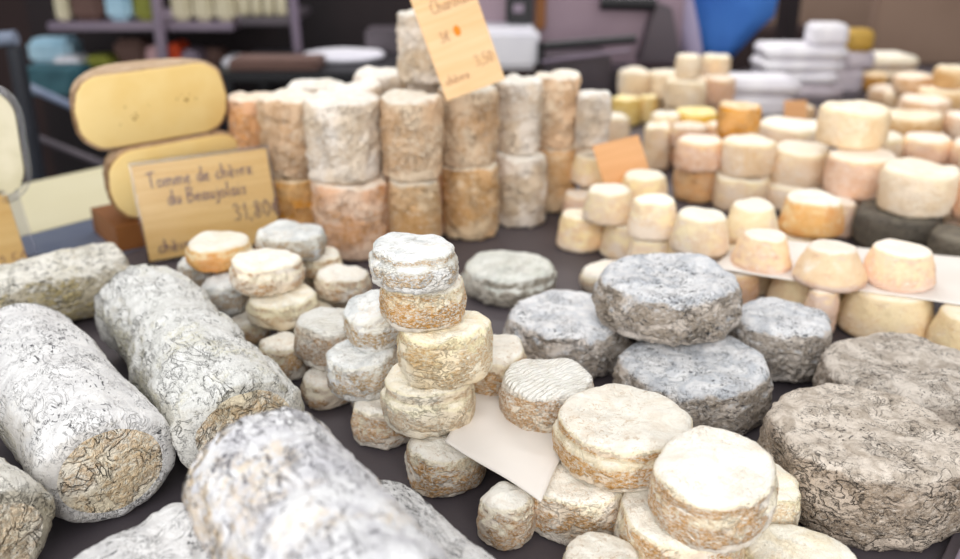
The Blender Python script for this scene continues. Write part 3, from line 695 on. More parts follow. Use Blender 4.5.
# handwriting strokes, unit em: x width, y up (x-height .5)
G = {
 'T': (.7, [[(0, .95), (.35, 1), (.7, 1.02)], [(.36, 1), (.33, .5), (.35, 0)]]),
 'o': (.5, [[(.25, .5), (.05, .35), (.06, .1), (.25, 0), (.43, .14), (.42, .38), (.25, .5)]]),
 'm': (.75, [[(.05, .45), (.06, 0)], [(.06, .3), (.2, .5), (.32, .4), (.33, 0)], [(.33, .3), (.48, .5), (.62, .4), (.66, 0)]]),
 'e': (.45, [[(.05, .22), (.35, .3), (.33, .46), (.18, .5), (.05, .3), (.1, .06), (.25, 0), (.42, .1)]]),
 'd': (.5, [[(.4, .45), (.2, .5), (.05, .3), (.08, .05), (.25, 0), (.4, .2)], [(.42, 1), (.4, .3), (.46, 0)]]),
 'c': (.42, [[(.38, .42), (.22, .5), (.05, .3), (.08, .06), (.24, 0), (.4, .1)]]),
 'h': (.5, [[(.06, 1), (.06, 0)], [(.06, .3), (.22, .5), (.38, .38), (.4, 0)]]),
 'è': (.45, [[(.05, .22), (.35, .3), (.33, .46), (.18, .5), (.05, .3), (.1, .06), (.25, 0), (.42, .1)], [(.1, .8), (.28, .66)]]),
 'v': (.45, [[(.03, .5), (.2, 0), (.4, .5)]]),
 'r': (.38, [[(.06, .5), (.07, 0)], [(.07, .3), (.2, .48), (.36, .46)]]),
 'u': (.5, [[(.05, .5), (.07, .1), (.22, 0), (.38, .15), (.4, .5)], [(.4, .2), (.46, 0)]]),
 'B': (.6, [[(.08, 1), (.06, 0)], [(.02, .95), (.3, 1.02), (.5, .82), (.35, .58), (.1, .52)], [(.1, .52), (.45, .46), (.55, .22), (.35, 0), (.06, 0)]]),
 'a': (.5, [[(.4, .45), (.2, .5), (.05, .3), (.08, .05), (.25, 0), (.4, .2), (.4, .48)], [(.4, .2), (.48, 0)]]),
 'j': (.3, [[(.2, .5), (.2, -.2), (.08, -.35), (-.05, -.25)], [(.2, .68), (.22, .72)]]),
 'l': (.28, [[(.12, 1), (.1, .1), (.22, 0)]]),
 'i': (.25, [[(.1, .5), (.1, .05), (.2, 0)], [(.11, .68), (.13, .73)]]),
 's': (.4, [[(.35, .42), (.2, .5), (.08, .38), (.3, .2), (.24, .03), (.05, .05)]]),
 'C': (.62, [[(.56, .85), (.35, 1), (.1, .75), (.05, .35), (.2, .04), (.42, 0), (.6, .15)]]),
 '3': (.5, [[(.05, .85), (.25, 1), (.42, .8), (.2, .55), (.45, .35), (.35, .05), (.05, .08)]]),
 '1': (.35, [[(.08, .7), (.25, 1), (.22, 0)]]),
 ',': (.2, [[(.1, .08), (.04, -.15)]]),
 '8': (.5, [[(.4, .85), (.22, 1), (.08, .78), (.38, .4), (.35, .08), (.15, 0), (.06, .22), (.4, .7), (.4, .85)]]),
 '0': (.5, [[(.25, 1), (.07, .7), (.06, .3), (.24, 0), (.42, .3), (.42, .7), (.25, 1)]]),
 '5': (.5, [[(.42, 1), (.12, .98), (.08, .58), (.35, .55), (.42, .25), (.25, 0), (.05, .08)]]),
 '2': (.5, [[(.06, .8), (.25, 1), (.4, .78), (.06, .02), (.45, .04)]]),
 '€': (.5, [[(.48, .85), (.3, 1), (.12, .6), (.15, .2), (.32, 0), (.5, .12)], [(0, .6), (.4, .62)], [(0, .4), (.38, .42)]]),
 'p': (.5, [[(.08, .5), (.06, -.4)], [(.08, .35), (.25, .5), (.42, .3), (.3, .02), (.08, .08)]]),
 ' ': (.35, []),
}
def write(text, x, z, size, parent, mat, y=-.0009, slope=0, th=.0006, name='lettering', sx=1.):
    lines = []; cx = 0
    for ch in text:
        w, st = G[ch]
        for s in st: lines.append([(x+(cx+a_)*size*sx, y, z+b_*size+(cx+a_)*size*slope) for a_, b_ in s])
        cx += w+.08
    return tube_mesh(name, lines, th, 4, mat, parent)
def slab(name, w, h, t, m, parent, bev=.0004, y0=0):
    bm = bmesh.new(); box_bm(bm, (0, y0, 0), (w, y0+t, h), bev); return link(name, bm_mesh(name, bm), m, parent)
# price sign in an acrylic holder
bl = P(148, 264, .0015); W = .131; H = .096; yaw = rad(21); lean = rad(-12)
sg = empty('price_sign', bl); sg.rotation_euler = (Matrix.Rotation(yaw, 3, 'Z') @ Matrix.Rotation(lean, 3, 'X') @ Matrix.Rotation(rad(-3), 3, 'Y')).to_euler()
tag(sg, 'wood grain price sign in a clear acrylic holder, handwritten, in front of the half wheels', 'sign')
slab('card', W-.004, H-.004, .0008, 'card', sg).location = (.002, 0, .002)
hp = slab('acrylic_front', W, H, .0012, 'film', sg, y0=-.0034)
slab('acrylic_back', W, H, .0014, 'acrylic', sg, y0=.0012)
tube_mesh('top_edge', [(0, -.0005, H), (W, -.0005, H)], .0018, 8, 'acrylic', sg)
bm = bmesh.new(); box_bm(bm, (0, .001, -.0002), (W, .034, .0012), .0004)
ft = link('foot', bm_mesh('foot', bm), 'acrylic', sg); ft.rotation_euler = (-lean, 0, 0)
sl = -.0
write('Tomme de chèvre', W*.10, H*.74, H*.15, sg, 'ink', slope=sl, sx=.80)
write('du Beaujolais', W*.22, H*.55, H*.15, sg, 'ink', slope=sl, sx=.78)
write('31,80€', W*.66, H*.29, H*.17, sg, 'ink', slope=sl, sx=.95)
write('chèvre', W*.09, H*.09, H*.13, sg, 'ink', slope=sl, sx=.95)

# pale card leaning on the lone top cylinder
zt = .158
topc = [c for c in items if c.label.startswith('single pale tall')][0]; zt = topc.z0
bl2 = P(447, 101, zt+.002); br2 = P(503, 82, zt+.003)
v2 = br2-bl2; W2 = .062; yaw2 = math.atan2(v2.y, v2.x); yaw2 = rad(22); print('card2 W', v2.length, math.degrees(yaw2))
cd = empty('name_card', bl2); cd.rotation_euler = (Matrix.Rotation(yaw2, 3, 'Z') @ Matrix.Rotation(rad(-16), 3, 'X') @ Matrix.Rotation(rad(-15), 3, 'Y')).to_euler(); tag(cd, 'pale wood grain card with orange dot leaning on the lone top cylinder', 'sign')
H2 = .098
W2 = .061; print('card at', tuple(bl2), 'cheese', topc.x, topc.y, topc.z0, topc.r)
slab('card', W2, H2, .0012, 'card_pale', cd)
write('Charolais', W2*.24, H2*.76, H2*.12, cd, 'ink_brown', slope=.03, th=.0003, sx=.8)
write('3€', W2*.22, H2*.50, H2*.09, cd, 'ink_brown', th=.00028); write('chèvre', W2*.08, H2*.13, H2*.08, cd, 'ink_brown', th=.00028); write('3,50', W2*.62, H2*.2, H2*.10, cd, 'ink_brown', th=.00028)
bm = bmesh.new(); bmesh.ops.create_cone(bm, cap_ends=True, segments=24, radius1=1, radius2=1, depth=1, matrix=Matrix.Translation((W2*.52, -.0003, H2*.56)) @ Matrix.Diagonal((.0032, .0008, .0048, 1)) @ Matrix.Rotation(rad(90), 4, 'X'))
dt = link('printed_dot', bm_mesh('printed_dot', bm), 'orange_dot', cd); dt['label'] = 'bright orange printed dot'

# orange card among the cones
bo = P(608, 192, .05); bo2 = P(660, 176, .05); vo = bo2-bo
oc = empty('name_card', bo+Vector((0, 0, -.004)), (rad(-28), rad(-6), math.atan2(vo.y, vo.x)*.6)); tag(oc, 'blank orange kraft card leaning among the white cones', 'sign')
slab('card', .058, .054, .0012, 'card_orange', oc)

# left edge: acrylic holder with card, rounded clear frame
hl = P(-58, 292, .001); hb = P(42, 268, .001); vl = hb-hl
hs_ = empty('price_sign', hl, (rad(-22), 0, math.atan2(vl.y, vl.x))); tag(hs_, 'cream card in a clear holder cut off by the left edge, behind the mottled log', 'sign')
WL = vl.length; HL = .078
slab('card', WL-.012, HL-.004, .0008, 'card', hs_).location = (.002, 0, .002)
slab('acrylic_front', WL, HL, .0014, 'film', hs_, y0=-.0034); slab('acrylic_back', WL, HL, .0014, 'acrylic', hs_, y0=.0012)
tube_mesh('top_edge', [(0, -.0005, HL), (WL, -.0005, HL)], .0019, 8, 'acrylic', hs_)
write('2,50', WL*.60, HL*.08, HL*.17, hs_, 'ink_brown', th=.0004)
def rounded_rect(w, h, r, n=8):
    out = []
    for cx_, cz_, a0 in ((w-r, h-r, 0), (r, h-r, 90), (r, r, 180), (w-r, r, 270)):
        for i in range(n+1):
            t = rad(a0+90*i/n); out.append((cx_+r*math.cos(t), 0, cz_+r*math.sin(t)))
    return out
fl_ = D(-62, 205, .80); rf = empty('rounded_sign_holder', fl_, (rad(-6), 0, rad(12))); tag(rf, 'rounded clear plastic holder cut off by the left edge, above the cream card', 'holder')
rr1 = rounded_rect(.082, .108, .03)
tube_mesh('frame', rr1, .0028, 10, 'acrylic', rf, cyclic=True)
bm = bmesh.new(); rr2 = rounded_rect(.074, .1, .027)
va_ = [bm.verts.new((x+.004, .0008, z+.004)) for x, y, z in rr2]; vb_ = [bm.verts.new((x+.004, -.0008, z+.004)) for x, y, z in rr2]
bm.faces.new(va_); bm.faces.new(vb_[::-1])
for i in range(len(rr2)): bm.faces.new((va_[i], va_[(i+1) % len(rr2)], vb_[(i+1) % len(rr2)], vb_[i]))
link('card', bm_mesh('card', bm), 'creamp', rf)
bm = bmesh.new(); zf = fl_.z
box_bm(bm, (.0, -.02, -zf+.001), (.09, .02, -zf+.004), .001); box_bm(bm, (.036, -.004, -zf+.002), (.046, .004, .003), .001)
st_ = link('stand', bm_mesh('stand', bm), 'acrylic', rf); st_.rotation_euler = (rad(6), 0, 0)

# ------------------------------------------------------------------ papers
def sheet(name, quad, m, label, sag=.0, n=24, bumpa=.0012, seed=1, zf=None, th=.0004):
    bm = bmesh.new(); g = [[None]*(n+1) for _ in range(n+1)]
    A_, B_, C_, D_ = [Vector(q) for q in quad]
    for i in range(n+1):
        for j in range(n+1):
            u, w = i/n, j/n
            p = A_*(1-u)*(1-w)+B_*u*(1-w)+C_*u*w+D_*(1-u)*w
            p.z += noise.noise(p*28+Vector((seed, 0, 0)))*bumpa*2
            if zf: p.z = zf(p, u, w)
            g[i][j] = bm.verts.new(p)
    for i in range(n):
        for j in range(n): bm.faces.new((g[i][j], g[i+1][j], g[i+1][j+1], g[i][j+1]))
    bmesh.ops.recalc_face_normals(bm, faces=bm.faces)
    bmesh.ops.solidify(bm, geom=list(bm.faces), thickness=th)
    o = link(name, bm_mesh(name, bm, True), m); tag(o, label, 'paper'); return o
zp = .0335
sheet('paper_sheet', (P(445, 441, zp+.001), P(541, 500, zp), P(580, 420, zp), P(480, 380, zp)), 'paper', 'white paper sheet under the ribbed white cheese, at the foot of the middle stack')
zs = max(c.z0+c.hh for c in items if c.label.startswith('tan cone under'))
sheet('paper_sheet', (P(712, 268, zs+.0005), P(975, 307, zs+.0005), P(1010, 262, zs+.0005), P(745, 236, zs+.0005)), 'paper', 'long white paper sheet beneath the pink cones at right', bumpa=.0004, n=30)

# ------------------------------------------------------------------ counter
a0, a1 = P(20, 285), P(600, 112); dv = (a1-a0).normalized()
bL = a0-dv*((a0.y-.12)/dv.y-.001); bR = a0+dv*2.7
ct = empty('display_counter', (0, .6, -.9)); tag(ct, 'cheese display counter with a dark slate top', 'counter')
ct_off = -Vector((0, .6, -.9))
def sub(o): o.location = ct_off; return o
front = [(bL.x, .12), (3.0, .12), (3.0, bR.y)]
poly = [(bL.x, bL.y), (bL.x, .1), (bR.x, .1), (bR.x, bR.y)]
sub(prism('slate_top', poly, -.025, 0, 'slate', ct))
ins = lambda p: (p[0], p[1]-.03)
sub(prism('counter_body', [(bL.x+.06, .16), (bR.x-.02, .16), (bR.x-.02, bR.y-.08)], -.9, -.0255, 'cabinet', ct))
# steel strip and cream worktop behind
c0, c1 = P(35, 233), P(115, 214); cv = dv; e0, e1 = P(50, 178), P(110, 169); ev = dv
nrm = Vector((-dv.y, dv.x, 0)); eps = nrm*.0015
S0 = a0-dv*.6+eps; S1 = a0+dv*.9+eps; T0 = c0-cv*.7; T1 = c0+cv*.8
prs = prism('steel_ledge', [(S0.x, S0.y), (S1.x, S1.y), (T1.x, T1.y), (T0.x, T0.y)], -.02, -.0003, 'steel'); tag(prs, 'blue grey steel ledge between the slate and the cream worktop at left', 'ledge')
nn = Vector((-cv.y, cv.x, 0))*.0015; T0b = T0+nn; T1b = T1+nn; E0 = e0-ev*.8; E1 = e0+ev*.7
cw_ = empty('worktop', (T0b.x, T0b.y, -.9)); tag(cw_, 'cream laminate worktop beyond the steel ledge at left', 'worktop')
o = prism('top', [(T0b.x, T0b.y), (T1b.x, T1b.y), (E1.x, E1.y), (E0.x, E0.y)], -.03, 0, 'cream', cw_); o.location = -Vector((T0b.x, T0b.y, -.9))
o = prism('cabinet_body', [tuple(T0b*.95+E1*.05)[:2], tuple(T1b*.95+E0*.05)[:2], tuple(E1*.95+T0b*.05)[:2], tuple(E0*.95+T1b*.05)[:2]], -.9, -.0305, 'cabinet', cw_); o.location = -Vector((T0b.x, T0b.y, -.9))
# metal rail bottom right
p0 = P(940, 562, .006); p1 = P(963, 512, .006); rv = (p1-p0).normalized(); rs = Vector((rv.y, -rv.x, 0))
q0 = p0-rv*.08; q1 = p1+rv*.05
rl = empty('metal_rail', (p0.x, p0.y, 0)); tag(rl, 'brushed metal rail at the bottom right corner beside the largest taupe round', 'rail')
def railp(name, a_, b_, z0, z1, m):
    A_, B_ = q0+rs*a_, q1+rs*a_; C2, D2 = q1+rs*b_, q0+rs*b_
    o = prism(name, [(A_.x, A_.y), (B_.x, B_.y), (C2.x, C2.y), (D2.x, D2.y)], z0, z1, m, rl, .0006); o.location = (-p0.x, -p0.y, 0); return o
railp('rail_base', 0, .05, .0002, .006, 'greydark'); railp('rail_lip', .006, .010, .0062, .011, 'mauve_light'); railp('rail_groove', .02, .032, .0062, .008, 'blackp')

# ------------------------------------------------------------------ room and blurred background
def struct(name, o): o.name = name; o['kind'] = 'structure'; return o
def bigbox(name, lo, hi, m, bev=0):
    bm = bmesh.new(); box_bm(bm, lo, hi, bev); return link(name, bm_mesh(name, bm), m)
struct('floor', bigbox('floor', (-4, -1.5, -.95), (5, 5, -.9), 'floor'))
struct('wall_back', bigbox('wall_back', (-4, 3.9, -.9), (1.55, 4.0, 1.7), 'wallb'))
struct('wall_right', bigbox('wall_right', (1.10, 3.5, -.9), (5, 3.6, 1.7), 'wallr'))
def pbox(name, x0, y0, x1, y1, dist, depth, m, label=None, cat=None, group=None, parent=None, bev=.004, rot=0, zfloor=None):
    """box of real size standing at distance dist; px outline of its front"""
    A_ = D(x0, y1, dist); B_ = D(x1, y0, dist); zlo = zfloor if zfloor is not None else A_.z
    w = B_.x-A_.x; cx_ = (A_.x+B_.x)/2
    bm = bmesh.new(); box_bm(bm, (-w/2, 0, 0), (w/2, depth, B_.z-zlo), min(bev, w*.2, depth*.2, (B_.z-zlo)*.3))
    loc = Vector((cx_, dist, zlo)); o = link(name, bm_mesh(name, bm), m, parent, loc, (0, 0, rot))
    if parent: o.location = loc-parent.location
    if label: tag(o, label, cat, group)
    return o
# shelving unit: shelves at real heights
shd = 2.25
su = empty('shelving_unit', (-1.0, shd, -.9)); tag(su, 'dark shelving unit with grey uprights behind the half wheels', 'shelf')
def bar(name, pa, pb, w, m, parent):
    d = pb-pa; o = tube_mesh(name, [tuple(pa-parent.location), tuple(pb-parent.location)], w, 8, m, parent); return o
pa, pb = D(153, -30, shd-.03), D(163, 62, shd-.03); pe = pa+(pb-pa)*((-.9-pa.z)/(pb.z-pa.z)); bar('upright', pe, pa, .0135, 'mauve_light', su)
pa, pb = D(290, -30, shd-.03), D(297, 44, shd-.03); pe = pa+(pb-pa)*((-.9-pa.z)/(pb.z-pa.z)); bar('upright', pe, pa, .0115, 'mauve_light', su)
s1 = D(45, 14, shd); s1b = D(230, 24, shd); zs1 = (s1.z+D(230, 22, shd).z)/2-.01
def shelf(z, x0, x1, m='mauve', t=.02, y0=None, dep=.4):
    bm = bmesh.new(); y0 = y0 or shd; box_bm(bm, (x0, y0, z-t), (x1, y0+dep, z), .003)
    o = link('shelf', bm_mesh('shelf', bm), m, su); o.location = -su.location; return o
xL = D(45, 15, shd).x; xM = D(232, 15, shd).x; xR = D(430, 15, shd).x
shelf(zs1, xL, xM, 'mauve_light')
zs2 = D(100, 72, shd).z; shelf(zs2, D(20, 72, shd).x, xR, 'dark')
bm = bmesh.new(); box_bm(bm, (D(-60, 0, shd).x, shd+.42, -.9), (xR, shd+.44, .4)); o = link('back_panel', bm_mesh('back_panel', bm), 'dark', su); o.location = -su.location
# goods on the upper shelf (their feet at zs1)
def goods(x0, x1, ytop, z, m, label, name, cat, dist=shd+.03, depth=.08, group=None):
    A_ = D(x0, ytop, dist); B_ = D(x1, ytop, dist); w = B_.x-A_.x
    bm = bmesh.new(); box_bm(bm, (-w/2, 0, 0), (w/2, depth, max(.03, A_.z-z)), min(.012, w*.2), seg=3)
    o = link(name, bm_mesh(name, bm, False), m, None, ((A_.x+B_.x)/2, dist, z+.0005)); tag(o, label, cat, group); return o
g = 'goods on the blurred shelves'
for i, (x0, x1, m, l, nm, cat) in enumerate([(48, 62, 'creamp', 'cream packet at left end of the upper shelf', 'packet', 'packet'), (64, 96, 'brownp', 'brown box on the upper shelf left of the pale blue packet', 'box', 'box'),
     (99, 125, 'paleblue', 'pale blue packet on the upper shelf', 'packet', 'packet'), (128, 149, 'olive', 'olive yellow packet on the upper shelf beside the first upright', 'packet', 'packet'),
     (166, 186, 'creamp', 'cream carton on the upper shelf just right of the first upright', 'carton', 'carton'), (188, 208, 'creamp', 'cream carton on the upper shelf, second right of the first upright', 'carton', 'carton'),
     (210, 230, 'creamp', 'cream carton at right end of the upper shelf', 'carton', 'carton')]):
    goods(x0, x1, -25, zs1, m, l, nm, cat, group=g)
# a second bay with pale bottles
bm = bmesh.new(); zb = D(260, 17, shd).z; box_bm(bm, (D(236, 0, shd).x, shd+.0, zb-.02), (D(288, 0, shd).x, shd+.3, zb), .003); o = link('shelf', bm_mesh('shelf', bm), 'greydark', su); o.location = -su.location
def bottle(px, dist, z, hgt, r, m, label):
    prf = [(0, 0), (r*.95, 0), (r, .006), (r, hgt*.62), (r*.85, hgt*.7), (r*.36, hgt*.82), (r*.34, hgt*.97), (r*.3, hgt), (0, hgt)]
    bm = bmesh.new(); n = 20; rows = []
    for q, zz in prf: rows.append([bm.verts.new((q*math.cos(2*math.pi*k/n), q*math.sin(2*math.pi*k/n), zz)) for k in range(n)] if q else [bm.verts.new((0, 0, zz))])
    for A_, B_ in zip(rows, rows[1:]):
        for k in range(n):
            k2 = (k+1) % n
            if len(A_) == 1: bm.faces.new((A_[0], B_[k2], B_[k]))
            elif len(B_) == 1: bm.faces.new((A_[k], A_[k2], B_[0]))
            else: bm.faces.new((A_[k], A_[k2], B_[k2], B_[k]))
    p = D(px, 10, dist); o = link('bottle', bm_mesh('bottle', bm, True), m, None, (p.x, dist, z)); tag(o, label, 'bottle', 'pale bottles on the short shelf')
for i, px in enumerate((245, 257, 269, 281)): bottle(px, shd+.05, zb+.0005, .16, .0135, 'creamp', ['pale bottle leftmost of the four on the short shelf', 'pale bottle second of the four on the short shelf', 'pale bottle third of the four on the short shelf', 'pale bottle rightmost of four, beside the second upright'][i])
# lower shelf goods (feet on zs2)
for (x0, x1, yt, m, l, nm, cat, dist) in [
     (24, 68, 40, 'paleblue', 'pale blue packet on the lower shelf at far left', 'packet', 'packet', shd+.12), (48, 80, 60, 'white', 'white packet on the lower shelf in front of the pale blue one', 'packet', 'packet', shd+.02),
     (81, 110, 57, 'olive', 'olive green packet on the lower shelf right of the white one', 'packet', 'packet', shd+.02), (111, 143, 40, 'brownp', 'brown box on the lower shelf behind the upper half wheel', 'box', 'box', shd+.08),
     (144, 160, 47, 'pinkp', 'dusty pink packet on the lower shelf at the first upright', 'packet', 'packet', shd+.03), (167, 178, 44, 'redo', 'orange red jar lid sized tub right of the first upright', 'tub', 'tub', shd+.03),
     (179, 197, 51, 'mauve_light', 'lilac packet on the lower shelf right of the orange red tub', 'packet', 'packet', shd+.03), (221, 238, 62, 'white', 'small white tub above the right shoulder of the half wheel', 'tub', 'tub', shd+.03),
     (284, 300, 62, 'mauve_light', 'small grey tub below the second upright', 'tub', 'tub', shd+.03), (196, 222, 50, 'brownp', 'brown box between the lilac packet and small white tub', 'box', 'box', shd+.1)]:
    goods(x0, x1, yt, zs2, m, l, nm, cat, dist, .09, g)
# dark teal crate and blue-grey rail at left
pbox('crate', 18, 70, 70, 96, shd-.16, .12, 'teal', 'dark teal crate at far left under the pale blue packet', 'crate', zfloor=None)
tr_ = tube_mesh('rail', [tuple(D(22, 84, 1.9)), tuple(D(76, 108, 1.9))], .009, 8, 'bluegrey'); tag(tr_, 'slanting blue grey rail left of the half wheels', 'rail')
tr_ = tube_mesh('rail', [tuple(D(38, 138, 1.8)), tuple(D(104, 165, 1.8))], .008, 8, 'greydark'); tag(tr_, 'low dark grey rail just above the cream worktop at left', 'rail')
dp = empty('steel_post', D(14, 60, 1.5)); tag(dp, 'dark navy steel post at far left with a pale blue cap', 'post')
a_, b_ = D(15, 47, 1.5), D(33, 150, 1.5); e_ = a_+(b_-a_)*((-.9-a_.z)/(b_.z-a_.z)); bar('post', e_, a_, .014, 'navy', dp)
a_, b_ = D(-8, 40, 1.49), D(16, 38, 1.49); bar('cap', a_, b_, .012, 'bluegrey', dp)
# plate and dark box behind the tall cylinders
tbz = D(330, 64, 2.0).z
tb = empty('side_table', (D(330, 64, 2.0).x, 2.0, -.9)); tag(tb, 'black side table behind the tall cylinders', 'table')
bm = bmesh.new(); box_bm(bm, (-.22, -.12, .9+tbz-.02), (.2, .25, .9+tbz-.0005), .004); link('table_top', bm_mesh('table_top', bm), 'blackp', tb)
for sx in (-.2, .18):
    for sy in (-.1, .23):
        bm = bmesh.new(); box_bm(bm, (sx-.012, sy-.012, 0), (sx+.012, sy+.012, .9+tbz-.0205), .002); link('leg', bm_mesh('leg', bm), 'blackp', tb)
pm_ = cheese_mesh('plate', .088, .014, tr=1.06, e=.005, lump=0, med=0, wrk=0, seg=48, nprof=20)
pl = link('plate', pm_, 'white', None, (D(340, 62, 2.02).x, 2.08, tbz)); tag(pl, 'white oval plate on the black side table', 'plate')
pbox('wooden_board', 228, 60, 318, 64, 1.90, .10, 'brownp', 'brown wooden board lying on the black side table left of the plate', 'board', zfloor=tbz)
pbox('box', 366, 30, 400, 60, 2.16, .1, 'greydark', 'dark grey box behind the lone top cylinder', 'box', zfloor=tbz)
# slicer machine
sd_ = 1.75; ms = empty('slicing_machine', (D(570, 60, sd_).x, sd_, -.9)); tag(ms, 'grey slicing machine with a black handle, behind the right end of the tall cylinders', 'machine')
def mp_(name, x0, y0, x1, y1, dist, depth, m, zf=None, bev=.004): return pbox(name, x0, y0, x1, y1, dist, depth, m, parent=ms, zfloor=zf, bev=bev)
mp_('back_panel', 470, -60, 690, 66, sd_+.16, .05, 'mauve')
mp_('tray', 470, 30, 540, 70, sd_+.02, .2, 'white', bev=.01)
mp_('base', 540, 56, 612, 190, sd_, .22, 'greydark', zf=-.9)
mp_('side_plate', 606, 70, 642, 150, sd_+.06, .15, 'greydark', zf=-.9)
mp_('control_box', 506, -30, 534, 27, sd_+.12, .08, 'blackp', bev=.008)
mp_('wooden_strip', 535, -30, 547, 30, sd_+.14, .03, 'orangebrown')
mp_('dial', 513, 4, 524, 13, sd_+.11, .01, 'mauve_light')
bar('handle', D(544, 46, sd_-.03), D(636, 39, sd_-.03), .0085, 'blackp', ms)
bar('handle_trim', D(542, 62, sd_-.04), D(630, 50, sd_-.04), .004, 'mauve_light', ms); bar('handle_grip', D(541, 42, sd_-.03), D(541, 66, sd_-.03), .007, 'blackp', ms)
bar('lever', D(600, 3, sd_+.1), D(655, 4, sd_+.1), .014, 'blackp', ms)
bm = bmesh.new()
qs = [D(657, 2, sd_+.1), D(672, 8, sd_+.1), D(682, 62, sd_+.1), D(640, 62, sd_+.1)]
vf = [bm.verts.new(q-ms.location) for q in qs]; vb = [bm.verts.new(q-ms.location+Vector((0, .06, 0))) for q in qs]
bm.faces.new(vf); bm.faces.new(vb[::-1])
for i in range(4): bm.faces.new((vf[i], vf[(i+1) % 4], vb[(i+1) % 4], vb[i]))
link('blade_guard', bm_mesh('blade_guard', bm), 'greydark', ms)
# blue cloth hanging: rounded draped form
def drape(pts, dist, depth, m, name, parent=None, seed=3):
    n = len(pts); bm = bmesh.new(); rows = []
    for (y, xl, xr) in pts:
        A_, B_ = D(xl, y, dist), D(xr, y, dist); cx_ = (A_+B_)/2; w = (B_.x-A_.x)/2; row = []
        for k in range(28):
            t = 2*math.pi*k/28; f = 1+.08*math.sin(t*7+seed+y*.03)
            row.append(bm.verts.new(cx_+Vector((w*math.cos(t), depth*math.sin(t)*f+depth, 0))))
        rows.append(row)
    for A_, B_ in zip(rows, rows[1:]):
        for k in range(28): bm.faces.new((A_[k], A_[(k+1) % 28], B_[(k+1) % 28], B_[k]))
    bm.faces.new(rows[0]); bm.faces.new(rows[-1][::-1])
    return link(name, bm_mesh(name, bm, True), m, parent)
bc = drape([(-60, 690, 772), (-20, 688, 784), (0, 688, 786), (18, 690, 782), (32, 694, 766), (46, 698, 752), (60, 702, 738)], 2.05, .06, 'blue', 'blue_cloth'); tag(bc, 'royal blue cloth hanging behind the cream block pile', 'cloth')
bc = drape([(-60, 672, 698), (0, 676, 696), (30, 678, 702), (58, 686, 706), (75, 690, 704)], 1.97, .03, 'blue_pale', 'lilac_cloth'); tag(bc, 'pale lilac grey cloth hanging left of the royal blue cloth', 'cloth')
pbox('dark_post', 782, -80, 812, 60, 2.6, .1, 'dark', 'dark brown post behind the white packets', 'post', zfloor=-.9)
pt_ = P(905, 66, 0)
pbox('partition', 868, -70, 1120, 72, pt_.y+.02, .04, 'wallr', 'plain taupe partition panel behind the rearmost cheeses at right', 'panel', zfloor=.0006)
pbox('dark_cabinet', 700, 30, 850, 120, 3.05, .2, 'wallb', 'dark brown cabinet behind the wrapped packets', 'cabinet', zfloor=-.9)

# wrapped packages at back right
def pack(x0, y0, x1, y1, dist, dep, m, label, rot=0, cat='packet', name='wrapped_packet', group='wrapped packets at the back right', z=None):
    A_ = D(x0, y1, dist); B_ = D(x1, y0, dist); w = B_.x-A_.x; h = B_.z-A_.z; z = A_.z if z is None else z
    bm = bmesh.new(); box_bm(bm, (-w/2, -dep/2, 0), (w/2, dep/2, h), min(.004, h*.3), seg=3)
    bmesh.ops.subdivide_edges(bm, edges=[e_ for e_ in bm.edges if e_.calc_length() > .02], cuts=4, use_grid_fill=True)
    for v in bm.verts: v.co += Vector((noise.noise(v.co*40+Vector((x0, 0, 0))), noise.noise(v.co*40+Vector((0, y0, 0))), noise.noise(v.co*35+Vector((0, 0, y0))) if v.co.z > .003 else 0))*.0022
    me = bm_mesh(name, bm, True); o = link(name, me, m, None, ((A_.x+B_.x)/2, dist+dep/2, z), (0, 0, rot)); tag(o, label, cat, group); return o, z+h
def pstack(lst, dist0, zbase):
    z = zbase
    for (x0, x1, hpx, dep, m, label, rot) in lst:
        h = hpx*dist0/870; q = D(x0, 60, dist0), D(x1, 60, dist0)
        w = q[1].x-q[0].x; bm = bmesh.new(); box_bm(bm, (-w/2, -dep/2, 0), (w/2, dep/2, h), min(.005, h*.3), seg=3)
        bmesh.ops.subdivide_edges(bm, edges=[e_ for e_ in bm.edges if e_.calc_length() > .02], cuts=4, use_grid_fill=True)
        for v in bm.verts: v.co += Vector((noise.noise(v.co*40+Vector((x0, 0, 0))), noise.noise(v.co*40), noise.noise(v.co*35+Vector((0, 0, x1))) if .003 < v.co.z < h-.003 else 0))*.0012
        o = link('wrapped_packet', bm_mesh('wrapped_packet', bm, True), m, None, ((q[0].x+q[1].x)/2, dist0+dep/2, z), (0, 0, rot)); tag(o, label, 'packet', 'wrapped packets at the back right')
        z += h+.0006
    return z
def gd(y): return P(700, y, 0).y
# base level distances: packet pile around px y 118 ground
pstack([(726, 800, 20, .10, 'white_pack', 'white wrapped packet at front left of the pile, lower one', .05), (730, 806, 16, .09, 'white_pack', 'white wrapped packet at front left of the pile, upper one', -.04)], gd(118), 0)
pstack([(766, 848, 15, .11, 'lilac_pack', 'wide wrapped packet at the bottom of the rear stack', .02), (768, 842, 11, .10, 'white_pack', 'white wrapped packet, second from the bottom of the rear stack', -.05),
        (766, 846, 11, .10, 'white_pack', 'white wrapped packet, third from the bottom of the rear stack', .06), (768, 848, 13, .10, 'white_pack', 'white wrapped packet, fourth from the bottom of the rear stack', 0),
        (812, 846, 20, .06, 'white_pack', 'small upright white packet on top of the rear stack', 0)], gd(101), 0)
pstack([(830, 866, 24, .09, 'lilac_pack', 'lilac grey wrapped block right of the front packets', .08), (840, 874, 16, .09, 'lilac_pack', 'lilac grey wrapped block on top of another, slightly askew', .2), (846, 872, 20, .05, 'gold', 'gold wrapped block highest at right of the white stack', 0)], gd(98)+.03, 0)
pstack([(868, 922, 12, .10, 'far', 'flat tan slab below the pale slab', 0), (866, 920, 13, .10, 'cone', 'pale flat slab above the golden brown cheese', .03)], gd(84), .0)
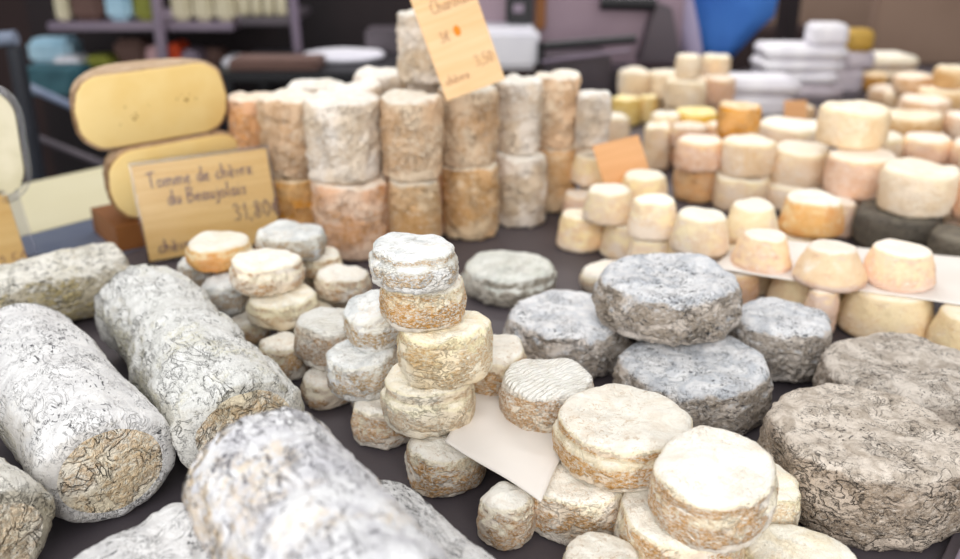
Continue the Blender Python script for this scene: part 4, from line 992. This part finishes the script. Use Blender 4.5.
co = empty('name_card', P(784, 126, .036)); co.rotation_euler = (rad(-15), 0, .1); tag(co, 'small blank tan card in front of the white wrapped packets', 'sign'); slab('card', .034, .036, .0012, 'card_orange', co)

# ------------------------------------------------------------------ light
def area(name, loc, rot, size, en, col, sy=None):
    l = bpy.data.lights.new(name, 'AREA'); l.energy = en; l.color = col; l.shape = 'RECTANGLE'; l.size = size; l.size_y = sy or size
    o = bpy.data.objects.new(name, l); C.objects.link(o); o.location = loc; o.rotation_euler = rot
def look(loc, tgt): return (Vector(tgt)-Vector(loc)).to_track_quat('-Z', 'Y').to_euler()
l1 = (-.25, 1.25, 1.35); area('ceiling_strip_light', l1, look(l1, (0, .65, 0)), 1.4, 8, (1, .97, .92), .9)
l2 = (1.2, 1.1, 1.3); area('ceiling_strip_light', l2, look(l2, (.6, .9, 0)), .9, 3, (1, .92, .82), .6)
l3 = (-.25, -1.3, .75); area('shop_front_window_light', l3, look(l3, (0, .6, 0)), 2.0, 54, (1, .985, .97))  # added fill from behind the camera, brightens the sides facing it; no window modelled
l4 = (.2, 2.6, 1.5); area('ceiling_strip_light', l4, look(l4, (0.3, 2.9, -.4)), 1.6, 34, (1, .95, .95), .4)  # extra lamp added to brighten the dark background and rear wall
w = bpy.data.worlds.new('world'); bpy.context.scene.world = w; w.use_nodes = True
w.node_tree.nodes['Background'].inputs[0].default_value = (.95, .97, 1, 1); w.node_tree.nodes['Background'].inputs[1].default_value = .62

cam = bpy.data.cameras.new('camera'); co_ = bpy.data.objects.new('camera', cam); C.objects.link(co_)
co_.location = CAM; co_.rotation_euler = (math.pi/2-PITCH, 0, 0); cam.sensor_width = 36; cam.lens = F/960*36; cam.clip_start = .01
cam.dof.use_dof = True; cam.dof.focus_distance = .49; cam.dof.aperture_fstop = 5.4
sc = bpy.context.scene; sc.camera = co_
sc.view_settings.view_transform = 'Standard'; sc.view_settings.look = 'None'; sc.view_settings.exposure = -.1; sc.view_settings.gamma = 1; sc.view_settings.use_curve_mapping = False
